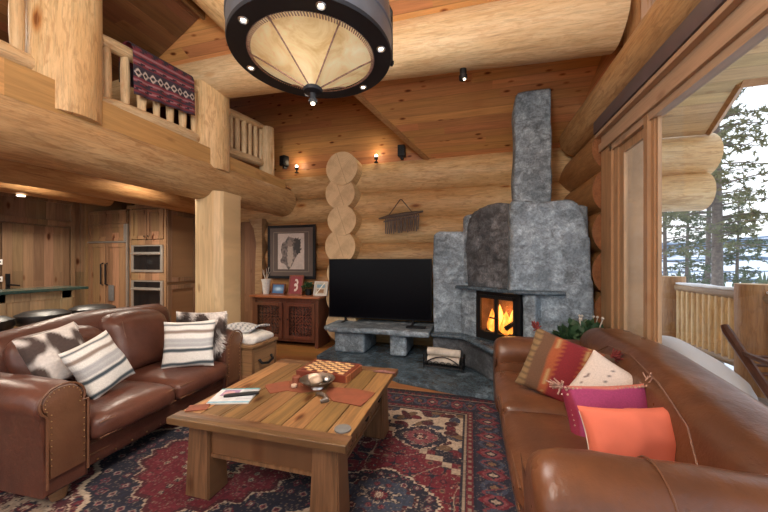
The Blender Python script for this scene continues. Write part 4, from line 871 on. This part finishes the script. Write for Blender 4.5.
o = grid_sheet('patterned_napkin', 60, 50, lambda u, v: (-.20+.40*u, -.15+.36*v, .012*sin(u*7)+.03*sin(pi*v)), c_lin, vcol_mat('printed_cotton', .9, 60, .2), thick=.02, label='blue and white patterned cloth lying on the cream folded cloth', cat='cloth'); o.location = (-2.50, 3.10, .655)
# ================================================================ PENDANT LAMP
lc = Vector((-.925, 1.76, 2.645))
lp = empty('pendant_lamp', tuple(lc), 0, 'big round drum pendant lamp with parchment shade and black metal rim', 'pendant lamp')
R = .478
MB().lathe([(R*.765, -.0), (R*.765, .02), (R*.99, .02), (R, .0), (R*.99, -.012), (R*.77, -.012), (R*.765, 0)], 96).build('ring', 'blackmetal', lp)
MB().lathe([(R*.995, .0), (R*1.0, .11), (R*1.012, .115), (R*1.012, .135), (R*1.0, .14), (R*.97, .30), (R*.955, .30), (R*.98, .14), (R*.98, .0), (R*.995, 0)], 96).build('drum', 'zinc', lp)
# scalloped parchment bowl, six panels
m = MB(); NS = 96; rings = []
for i in range(13):
    t = i/12; ring = []
    for k_ in range(NS):
        a = 2*pi*k_/NS; seg_ = (a*6/(2*pi)) % 1; f = 1-.05*abs(2*seg_-1)**3*t*(1-t)*4-.0
        r = R*.775*(1-t)**.92*(1-.045*(1-(2*seg_-1)**2)*(1 if 0 < t < 1 else 0)); z = -.205*(t**1.15)
        ring.append(m.bm.verts.new((max(r, .035)*cos(a+.35), max(r, .035)*sin(a+.35), z)))
    rings.append(ring)
for A_, B_ in zip(rings, rings[1:]):
    for k_ in range(NS): m.bm.faces.new([A_[k_], A_[(k_+1) % NS], B_[(k_+1) % NS], B_[k_]])
m.build('shade', 'parch', lp, angle=20)
m = MB()
for s_ in range(6):
    a = .35+2*pi*s_/6; pts = [((R*.775*(1-t)**.92+.002)*cos(a), (R*.775*(1-t)**.92+.002)*sin(a), -.205*t**1.15-.003) for t in [i/14 for i in range(14)]]; m.tube(pts, .0045, 6)
m.build('seam', 'tas_cream', lp)
m = MB()
for i in range(150):
    a = 2*pi*i/150; m.tube([(R*.78*cos(a), R*.78*sin(a), -.012), (R*.735*cos(a+.02), R*.735*sin(a+.02), -.022)], .0035, 4)
m.build('lacing', 'tas_cream', lp)
MB().lathe([(0, -.19), (.05, -.19), (.06, -.20), (.055, -.215), (.02, -.225), (.018, -.25), (.026, -.262), (.026, -.28), (.0, -.28)], 24).build('finial', 'blackmetal', lp)
MB().ball((0, 0, -.283), .014, 1).build('bulb', 'bulb', lp)
for i in range(6):
    a = .05+2*pi*i/6; x, y = R*.885*cos(a), R*.885*sin(a)
    dl = MB().lathe([(.021, -.006), (.026, -.013), (.021, -.020), (.017, -.013), (.021, -.006)], 18, (x, y, 0)).build('downlight', 'silver', lp); MB().ball((x, y, -.012), .014, 2, (1, 1, .5)).build('bulb', 'bulb', dl)
for i in range(3):
    a = .45+2*pi*i/3; m = MB(); p0 = Vector((R*1.02*cos(a), R*1.02*sin(a), -.0)); p1 = Vector((R*1.02*cos(a), R*1.02*sin(a), .34)); p2 = Vector((.05*cos(a), .05*sin(a), 1.15))
    m.tube([p0, p1, p2], .009, 8); m.ball(tuple(p0+Vector((0, 0, .02))), .018, 1); m.build('hanging_rod', 'iron', lp)
a = .45+.02; m = MB(); m.tube([(0, 0, 1.1), (0, 0, 1.88)], .012, 8); m.lathe([(0, 1.90), (.08, 1.90), (.07, 1.84), (0, 1.82)], 20); m.build('canopy', 'iron', lp)
# ================================================================ KITCHEN
KY = 4.32
fr = empty('refrigerator', (-6.38, KY, 0), 0, 'built-in refrigerator faced with knotty wood doors in the kitchen', 'refrigerator')
MB().box((-.5, 0, 0), (.46, .65, 2.34)).build('body', 'cab', fr, smooth=False)
def panel(m, x0, x1, z0, z1, y=0, st=.07, d=.02):
    m.box((x0, y-d, z0), (x0+st, y, z1), .003); m.box((x1-st, y-d, z0), (x1, y, z1), .003); m.box((x0+st, y-d, z0), (x1-st, y, z0+st), .003); m.box((x0+st, y-d, z1-st), (x1-st, y, z1), .003); m.box((x0+st, y-d*.35, z0+st), (x1-st, y, z1-st))
for x0, x1 in ((-.49, -.06), (-.05, .45)): m = MB(); panel(m, x0, x1, .1, 1.74); d = m.build('door', 'cab', fr, smooth=False); xx = x1-.05 if x0 < -.4 else x0+.05; MB().tube([(xx, -.02, .98), (xx, -.06, 1.0), (xx, -.06, 1.36), (xx, -.02, 1.38)], .012, 8).build('handle', 'iron', d)
MB().box((.03, -.03, .70), (.16, -.018, .98), .004).build('water_dispenser', 'stonegrey', fr)
m = MB(); panel(m, -.49, .45, 1.78, 2.08, st=.05); m.build('grille_panel', 'cab', fr, smooth=False); m = MB(); panel(m, -.49, .45, 2.10, 2.32, st=.04); m.build('top_door', 'cab', fr, smooth=False)
m = MB(); m.box((-.5, -.026, 1.75), (.46, -.0, 1.775)); m.box((.40, -.03, 1.78), (.45, -.018, 2.08)); m.box((.455, -.03, 0), (.485, .0, 2.08)); m.build('steel_trim', 'steel', fr, smooth=False)
oc = empty('oven_cabinet', (-5.46, KY, 0), 0, 'tall knotty wood cabinet housing the two ovens', 'cabinet')
m = MB(); m.box((-.42, .02, 0), (.40, .65, 2.36)); m.box((-.44, -.03, 2.34), (.46, .7, 2.40)); m.box((-.42, -.0, 0), (-.36, .02, 2.34)); m.box((.36, 0, 0), (.41, .02, 2.34)); m.box((-.36, 0, 1.70), (.36, .02, 1.79)); m.box((-.36, 0, 1.08), (.36, .02, 1.22)); m.build('body', 'cab', oc, smooth=False)
for x0, x1 in ((-.36, -.005), (.005, .36)): m = MB(); panel(m, x0, x1, 1.80, 2.32, st=.06); d = m.build('door', 'cab', oc, smooth=False); MB().ball(((-.04 if x0 < -.1 else .04), -.035, 1.85), .013, 1).build('knob', 'iron', d)
m = MB(); panel(m, -.36, .36, .08, .34, st=.05); m.build('drawer', 'cab', oc, smooth=False)
m = MB(); SM = Matrix.Translation((.41, .02, 0)) @ Matrix.Rotation(radians(90), 4, 'Z'); 
for z0, z1 in ((.1, 1.0), (1.05, 2.3)):
    for a0, a1, b0, b1 in ((0, .08, z0, z1), (.54, .62, z0, z1), (.08, .54, z0, z0+.08), (.08, .54, z1-.08, z1)): m.box((a0, -.02, b0), (a1, 0, b1), T=SM)
m.build('side_panel', 'caby', oc, smooth=False)
def oven(z0, z1, label, name, panel_h):
    o = empty(name, (-5.46, KY, z0), 0, label, 'oven'); h = z1-z0
    m = MB(); m.box((-.355, -.02, 0), (.355, .018, .04)); m.box((-.355, -.02, .04), (-.30, .018, h)); m.box((.30, -.02, .04), (.355, .018, h)); m.box((-.30, -.02, h-panel_h-.05), (.30, .018, h-panel_h)); m.box((-.3, -.02, h-.02), (.3, .018, h)); m.build('steel_front', 'steel', o, smooth=False)
    MB().box((-.30, -.015, .04), (.30, .016, h-panel_h-.05)).build('window', 'ovenglass', o, smooth=False); MB().box((-.30, -.015, h-panel_h), (.30, .016, h-.02)).build('control_panel', 'ovenglass', o, smooth=False)
    m = MB(); m.tube([(-.30, -.06, h-panel_h-.03), (.30, -.06, h-panel_h-.03)], .014, 8)
    for x in (-.28, .28): m.tube([(x, -.06, h-panel_h-.03), (x, -.018, h-panel_h-.03)], .010, 8)
    m.build('handle', 'steel', o)
oven(1.225, 1.695, 'upper steel microwave oven set in the tall kitchen cabinet', 'microwave_oven', .12)
oven(.36, 1.075, 'lower and larger steel oven set in the tall kitchen cabinet', 'wall_oven', .12)
# panelled wall with a door left of the refrigerator
wk = MB().box((-7.05, .5, 0), (-6.93, 5.2, 2.7)); struct(wk, 'wall_kitchen', 'caby', smooth=False)
m = MB()
for y0, y1, z0, z1 in ((3.10, 3.16, 0, 2.5), (4.05, 4.12, 0, 2.5), (3.16, 4.05, 2.02, 2.12), (3.16, 4.05, 2.42, 2.5), (4.2, 4.27, 0, 2.5), (2.5, 2.56, 0, 2.5), (2.0, 2.06, 0, 2.5), (1.4, 1.46, 0, 2.5)): m.box((-6.93, y0, z0), (-6.89, y1, z1), .004)
struct(m, 'trim_4', 'caby', smooth=False)
d2 = empty('door_2', (-6.93, 3.6, 0), kind='structure'); m = MB(); m.box((.0, -.42, 0), (.02, .43, 2.0)); m.box((.02, -.42, 0), (.035, -.30, 2.0), .004); m.box((.02, .31, 0), (.035, .43, 2.0), .004); m.box((.02, -.3, 1.88), (.035, .31, 2.0), .004); m.box((.02, -.3, .9), (.035, .31, 1.0), .004)
m.build('door_panel', 'caby', d2, smooth=False); m = MB(); m.tube([(.04, -.36, 1.05), (.09, -.36, 1.05), (.09, -.25, 1.03)], .012, 8); m.box((.035, -.385, .95), (.045, -.335, 1.22)); m.build('door_handle', 'iron', d2)
m = MB(); m.box((-7.3, 4.27, 0), (-6.88, 4.9, 2.6)); struct(m, 'wall_pier', 'cab', smooth=False)
for z, nm, lb in ((1.40, 'thermostat', 'small white thermostat, upper one on the kitchen wall at the left edge'), (1.14, 'wall_switch', 'small white switch plate, lower one on the kitchen wall at the left edge')):
    o = MB().box((0, -.045, -.04), (.02, .045, .04), .005).build(nm, 'white', label=lb, cat='wall control'); o.location = (-6.888, 3.13, z)
    MB().box((.02, -.02, -.015), (.023, .02, .015)).build('display', 'ovenglass', o)
# bar counter
bc = empty('bar_counter', (-4.95, 2.0, 0), 0, 'pale wood breakfast bar with a dark green stone top behind the left sofa', 'bar counter')
MB().box((-.25, -2.3, 1.05), (.17, 1.0, 1.085), .006).build('countertop', 'teal', bc, smooth=False); MB().box((-.12, -2.3, 0), (0, .93, 1.05)).build('base', 'barwood', bc, smooth=False)
m = MB()
for y in (-1.6, -1.0, -.4, .2, .8): m.box((0, y, 0), (.025, y+.1, 1.05), .003)
m.box((0, -2.3, .95), (.025, .93, 1.05)); m.build('base_frame', 'barwood', bc, smooth=False)
def stool(y, x, label):
    s = empty('bar_stool', (x, y, 0), random.uniform(-.2, .2), label, 'bar stool', 'dark leather stools along the bar')
    MB().lathe([(0, .76), (.19, .76), (.215, .80), (.21, .86), (.15, .89), (0, .895)], 28).build('seat', 'leather_blk', s)
    MB().tube([(.19*cos(a), .19*sin(a), .775) for a in [2*pi*i/24 for i in range(25)]], .012, 6, False).build('seat_rim', 'iron', s)
    for i in range(4): a = pi/4+i*pi/2; MB().tube([(.13*cos(a), .13*sin(a), .76), (.21*cos(a), .21*sin(a), 0)], .02, 8).build('leg', 'trunkwood', s)
    m = MB(); m.tube([(.18*cos(a), .18*sin(a), .28) for a in [pi/4+i*pi/2 for i in range(5)]], .012, 6); m.build('footrest', 'iron', s)
for y, lb in ((2.74, 'dark leather bar stool, the farthest one toward the refrigerator'), (2.29, 'dark leather bar stool, middle one of the three along the bar'), (1.84, 'dark leather bar stool cut off by the left edge, nearest of the three')): stool(y, -4.3, lb)
for (px_, lb) in (((-5.75, 3.9, 2.70), 'round dark ceiling speaker above the refrigerator'),):
    o = MB().lathe([(0, 0), (.11, 0), (.12, -.012), (.0, -.03)], 24).build('ceiling_speaker', 'iron', label=lb, cat='speaker'); o.location = px_; MB().ball((0, 0, -.03), .045, 2, (1, 1, .3)).build('bulb', 'white', o)
o = MB().lathe([(0, 0), (.04, 0), (.045, -.01), (0, -.012)], 20).build('recessed_light', 'bulb', label='small recessed light under the kitchen ceiling log', cat='ceiling light'); o.location = (-6.1, 3.0, 2.335)
# ================================================================ OUTSIDE
gp = MB()
def hz(x, y):
    d = sqrt(x*x+y*y); return -3.2-.02*d+(.6*noise.noise(Vector((x*.05, y*.05, 0)))) 
xs = [1.6, 4, 8, 14, 22, 34, 50, 80, 130, 200]; ys = list(range(-20, 220, 12)); 
vv = [[gp.bm.verts.new((x, y, hz(x, y))) for x in xs] for y in ys]
for i in range(len(ys)-1):
    for j in range(len(xs)-1): gp.bm.faces.new([vv[i][j], vv[i][j+1], vv[i+1][j+1], vv[i+1][j]])
struct(gp, 'ground_snow', 'snow')
# far mountains: snow runs between forest
g = G('mountain'); o_ = g.co(); s3 = g.sep(o_)
f1 = g.noise(g.vmul(o_, (.012, .012, .030)), 1., 5, .6, .8); f2 = g.noise(g.vmul(o_, (.25, .25, .25)), 1., 3); f3 = g.noise(g.vmul(o_, (.006, .006, .06)), 2.3, 4, .55, 1.2)
mask = g.rng(g.math('ADD', g.math('MULTIPLY', f3, .8), g.math('MULTIPLY', f1, .3)), .585, .62, 0, 1)
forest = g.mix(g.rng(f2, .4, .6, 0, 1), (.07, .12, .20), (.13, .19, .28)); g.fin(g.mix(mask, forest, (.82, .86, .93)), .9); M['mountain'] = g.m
mt = MB(); nx = 70; ny = 22; vv = []
for i in range(nx):
    a = radians(-20+ 130*i/(nx-1)); row = []
    for j in range(ny):
        r = 150+j*16; t = j/(ny-1); x = r*sin(a); y = r*cos(a); z = -12+46*sin(min(1, t*1.15)*pi/2)**1.5*(1+.25*noise.noise(Vector((a*3, t, 0))))*(.80+.30*noise.noise(Vector((a*2.2, 7., 0)))); row.append(mt.bm.verts.new((x, y, z+2.5*noise.noise(Vector((x*.02, y*.02, 3))))))
    vv.append(row)
for i in range(nx-1):
    for j in range(ny-1): mt.bm.faces.new([vv[i][j], vv[i+1][j], vv[i+1][j+1], vv[i][j+1]])
struct(mt, 'mountains', 'mountain')
struct(MB().box((1.62, -5, -.14), (3.3, 12, -.02)), 'floor_deck', 'deck', smooth=False)
m = MB(); m.rbox((1.9, 3.4, -.06), (2.45, 5.0, .34), .17, 22, (0, 0, .20), wob=.06, ws=1.8); m.build('snow_drift', 'snow', kind='stuff', label='smooth white snow drift piled on the deck by the window', cat='snow')
m = MB(); m.rbox((1.7, .8, -.02), (2.9, 3.2, .05), .03, 14, (0, 0, .02), wob=.04, ws=2.); m.build('snow_patch', 'snow', kind='stuff', label='thin packed snow over the near deck boards', cat='snow')
# soffit outside
kp = lambda px, py: None
m = MB(); pts = [(1.62, 5.2), (3.02, 5.2), (2.9, 4.5), (8.5, 4.4), (8.5, .4), (1.62, .4)]; v = [(x, y, PZ(y)) for x, y in pts]+[(x, y, PZ(y)+.12) for x, y in pts]; n = len(pts)
m.add(v, [tuple(range(n)), tuple(range(2*n-1, n-1, -1))]+[(i, (i+1) % n, n+(i+1) % n, n+i) for i in range(n)]); struct(m, 'roof_overhang', 'gable2' if 'gable2' in M else plank_mat('soffit_planks', (.62, .42, .20), 0, 1, .14, 3.0, .15, .4), smooth=False)
m = MB(); 
for (x0, y0), (x1, y1) in (((3.02, 5.2), (2.9, 4.5)), ((2.9, 4.5), (8.5, 4.4))): m.tube([(x0, y0, PZ(y0)+.04), (x1, y1, PZ(y1)+.04)], .075, 4)
struct(m, 'trim_5', 'log_warm', smooth=False)
def dpost(x, y, h, r, label): return log('deck_post', (x, y, -.1), (x, y, h), r, r, 'log_warm', seed=int(x*9+y*5), label=label, cat='deck post', kind='thing')
dpost(3.0, 4.42, 1.16, .17, 'thick round deck railing post just outside the window at the right edge')
dpost(3.0, 5.92, 1.18, .15, 'thinner round deck railing post, the farther one next to the window mullion')
dpost(3.0, .9, 1.16, .17, 'round deck railing post beyond the right edge')
def drail(y0, y1, n, label):
    e = empty('deck_railing', (3.0, (y0+y1)/2, 0), 0, label, 'railing'); O = Matrix.Translation(e.location).inverted()
    def L(nm, a, b, r, mt, sd): o = log(nm, a, b, r, r, mt, seed=sd, seg=12); mw = o.matrix_basis.copy(); o.parent = e; o.matrix_basis = O @ mw
    L('top_rail', (3, y0, 1.02), (3, y1, 1.02), .06, 'log_grey', 1); L('bottom_rail', (3, y0, .22), (3, y1, .22), .05, 'log_grey', 2)
    for i in range(n): y = y0+(y1-y0)*(i+.5)/n; L('baluster', (3, y, .2), (3, y, 1.0), .042, 'log', i)
    m = MB(); m.rbox((2.95, y0+.03, 1.065), (3.06, y1-.03, 1.10), .015, 10, wob=.01, ws=9); bmesh.ops.transform(m.bm, matrix=O, verts=m.bm.verts); m.build('snow_cap', 'snow', e)
drail(4.58, 5.80, 11, 'log deck railing with snow on its top rail between the two posts')
drail(1.05, 4.27, 24, 'long log deck railing running on past the thick post')
# deck chair: folding wooden lounger, its side bars cross
dc = empty('deck_chair', (2.58, 3.12, -.02), 0, 'dark wooden folding deck chair standing outside on the snowy deck', 'deck chair')
for x in (-.27, .27):
    MB().tube([(x, .64, .82), (x, .60, .77), (x, .1, .30), (x, -.35, .02)], [.03, .038, .032, .026], 8).build('leg', 'leather', dc)
    MB().tube([(x*.9, .35, .02), (x*.9, -.05, .30), (x*.9, -.55, .50)], .024, 8).build('leg', 'leather', dc)
    MB().tube([(x, .42, .62), (x, .1, .60), (x, -.35, .58)], [.022, .028, .024], 8).build('armrest', 'leather', dc)
m = MB()
for i in range(9): y = .50-.075*i; z = .58-.062*i+.003*i*i; m.box((-.25, y-.028, z-.008), (.25, y+.028, z+.008), .003)
m.build('seat', 'leather', dc, smooth=False)
# pines
def pine(loc, h, r, label, seed, mat='needles', bare=.3, dens=1.0, size=1.0):
    random.seed(seed); e = empty('pine_tree', loc, 0, label, 'tree', 'pines beyond the deck')
    ln = random.uniform(-.3, .3); m = MB(); m.tube([(0, 0, 0), (ln*.3, 0, h*.5), (ln, .1, h)], [r, r*.75, r*.15], 10)
    f = MB(); nb = int(h*6.5*dens)
    for i in range(nb):
        t = bare+(1-bare)*(i+random.random())/nb; z = h*t; L = (1-t)**.7*h*.16*size*random.uniform(.5, 1.2)+.25; a = random.random()*6.28
        b0 = Vector((ln*t, 0, z)); dr = Vector((cos(a), sin(a), random.uniform(-.25, .25))); b1 = b0+dr*L; m.tube([tuple(b0), tuple((b0+b1)/2+Vector((0, 0, .05))), tuple(b1)], [.025*h/12, .016, .006], 5, False)
        for k_ in range(int(5+L*7)):
            q = b0+dr*L*random.uniform(.3, 1.05)+Vector((random.gauss(0, .10), random.gauss(0, .10), random.gauss(0, .06)))*L**.5
            for w in range(7):
                d = Vector((random.gauss(0, 1), random.gauss(0, 1), random.gauss(.3, .8))).normalized()*random.uniform(.07, .17); s_ = d.cross(Vector((random.random(), random.random(), .3))).normalized()*.022; f.add([tuple(q-s_), tuple(q+s_), tuple(q+d)], [(0, 1, 2)])
    m.build('trunk', 'bark', e); f.build('foliage', mat, e, smooth=False, recalc=False)
TR = [(6.6, 11.0, 12, .15, 'tall pine with the thickest straight trunk, right of the picture window', 'needles_b', .42, 1.1), (6.6, 13.4, 12, .07, 'slender pine with a thin bare trunk, just right of the rail post', 'needles', .4, .8), (9.0, 15.6, 13, .10, 'pine with a thin dark trunk between the two leftmost trunks', 'needles', .25, 1.0),
      (9.4, 9.6, 8, .09, 'bushy olive pine at the right edge of the view', 'needles_b', .2, 1.2), (14., 22., 9, .10, 'small dark pine low in the middle distance', 'needles', .1, 1.2), (13, 16.5, 10, .1, 'olive leafy pine behind the thickest trunk', 'needles_b', .2, 1.2), (11.2, 21., 11, .1, 'pine seen beside the mullion above the far rail post', 'needles', .15, 1.1), (16, 18, 7.5, .1, 'short bushy pine just above the deck rail', 'needles_b', .05, 1.3)]
for i, (x, y, h, r, lb, mt_, ba, de) in enumerate(TR): pine((x, y, hz(x, y)-.1), h, r, lb, 50+i, mt_, ba, de)
random.seed(77); m = MB(); f = MB()
for i in range(150):
    a = radians(random.uniform(15, 60)); d = random.uniform(32, 95); x, y = d*sin(a), d*cos(a); z = hz(x, y)-.2; h = random.uniform(2.5, 5.5)
    for k_ in range(5): zz = z+h*(.12+.17*k_); f.lathe([(h*.16*(1-k_*.17)+.0, zz), (.01, zz+h*.28)], 7, (x, y, 0))
f.build('distant_forest', 'needles', smooth=False, kind='stuff', label='scattered small dark conifers on the snowy slope far below', cat='trees', recalc=False)
# ================================================================ LIGHT, CAMERA
W = bpy.data.worlds.new('World'); bpy.context.scene.world = W; W.use_nodes = True; nt = W.node_tree; bg = nt.nodes['Background']
tc = nt.nodes.new('ShaderNodeTexCoord'); sp = nt.nodes.new('ShaderNodeSeparateXYZ'); nt.links.new(tc.outputs['Generated'], sp.inputs[0]); rp = nt.nodes.new('ShaderNodeValToRGB'); nt.links.new(sp.outputs[2], rp.inputs[0])
rp.color_ramp.elements[0].position = 0; rp.color_ramp.elements[0].color = (.97, .98, 1, 1); rp.color_ramp.elements[1].position = .7; rp.color_ramp.elements[1].color = (.74, .84, 1, 1); nt.links.new(rp.outputs[0], bg.inputs[0]); bg.inputs[1].default_value = 1.5
def light(name, typ, loc, power, col=(1, .92, .80), rot=(0, 0, 0), parent=None, **kw):
    l = bpy.data.lights.new(name, typ); l.energy = power; l.color = col
    for k_, v_ in kw.items(): setattr(l, k_, v_)
    o = bpy.data.objects.new(name, l); o.location = loc; o.rotation_euler = rot; C.objects.link(o)
    if parent: o.parent = parent; o.matrix_basis = Matrix.Translation(Vector(loc)-parent.location)
    return o
# daylight portals in the window openings (they only guide sampling)
def portal(loc, rot, sx, sy):
    o = light('window_portal', 'AREA', loc, 1, rot=rot, shape='RECTANGLE', size=sx, size_y=sy); o.data.cycles.is_portal = True
portal((1.62, 0, 1.5), (0, radians(90), 0), 2.4, 7.4); portal((1.62, 0, 4.4), (0, radians(90), 0), 2.2, 7.0); portal((-3.3, -4.25, 1.8), (radians(90), 0, 0), 9.6, 2.6)
# room lamps: the pendant, lamps on the log, downlights in the kitchen; plus added fill lights without fixtures
light('pendant_uplight', 'POINT', tuple(lc+Vector((0, 0, .22))), 30, parent=lp, shadow_soft_size=.15)
for i in range(6): a = .05+2*pi*i/6; light('pendant_downlight', 'SPOT', tuple(lc+Vector((R*.885*cos(a), R*.885*sin(a), -.04))), 22, parent=lp, spot_size=radians(130), spot_blend=.8, shadow_soft_size=.03)
for p_ in UP: light('accent_glow', 'POINT', tuple(p_), 1.3, (1, .74, .45), shadow_soft_size=.04)
for x, y, z, e_ in ((-1.0, -1.4, 3.2, 190), (-.6, .2, 2.9, 35), (-3.9, -1.5, 2.3, 60)): light('fill_light', 'POINT', (x, y, z), e_, (1, .94, .86), shadow_soft_size=.35)  # added fill to brighten the room, no fixtures behind it
for x, y, e_ in ((-5.5, 3.0, 24), (-5.6, 1.4, 20), (-4.1, 3.4, 14), (-2.9, 4.3, 0)):
    if e_: light('kitchen_downlight', 'SPOT', (x, y, 2.66), e_*4.5, (1, .88, .72), shadow_soft_size=.06, spot_size=radians(150), spot_blend=.6)
light('loft_fill', 'POINT', (-4.4, 1.5, 3.7), 14, (1, .84, .64), shadow_soft_size=.2)  # added fill that lifts the balcony, not an actual lamp
light('fire_glow', 'POINT', (.40, 4.08, .80), 2.2, (1, .42, .12), shadow_soft_size=.08)
S = bpy.context.scene
cam = bpy.data.cameras.new('camera'); co_ = bpy.data.objects.new('camera', cam); C.objects.link(co_); S.camera = co_
co_.location = (0, 0, 1.4); co_.rotation_euler = (radians(90), 0, radians(15.2)); cam.sensor_width = 36; cam.lens = 36*320/768; cam.shift_y = 6/768; cam.clip_end = 2000; cam.clip_start = .02
vs_ = S.view_settings; vs_.view_transform = 'Standard'; vs_.look = 'None'; vs_.gamma = 1; vs_.use_curve_mapping = False; vs_.exposure = .5
S.cycles.use_denoising = True; S.cycles.max_bounces = 10; S.cycles.diffuse_bounces = 5; S.cycles.transparent_max_bounces = 16; S.cycles.sample_clamp_indirect = 6; S.cycles.caustics_reflective = False; S.cycles.caustics_refractive = False
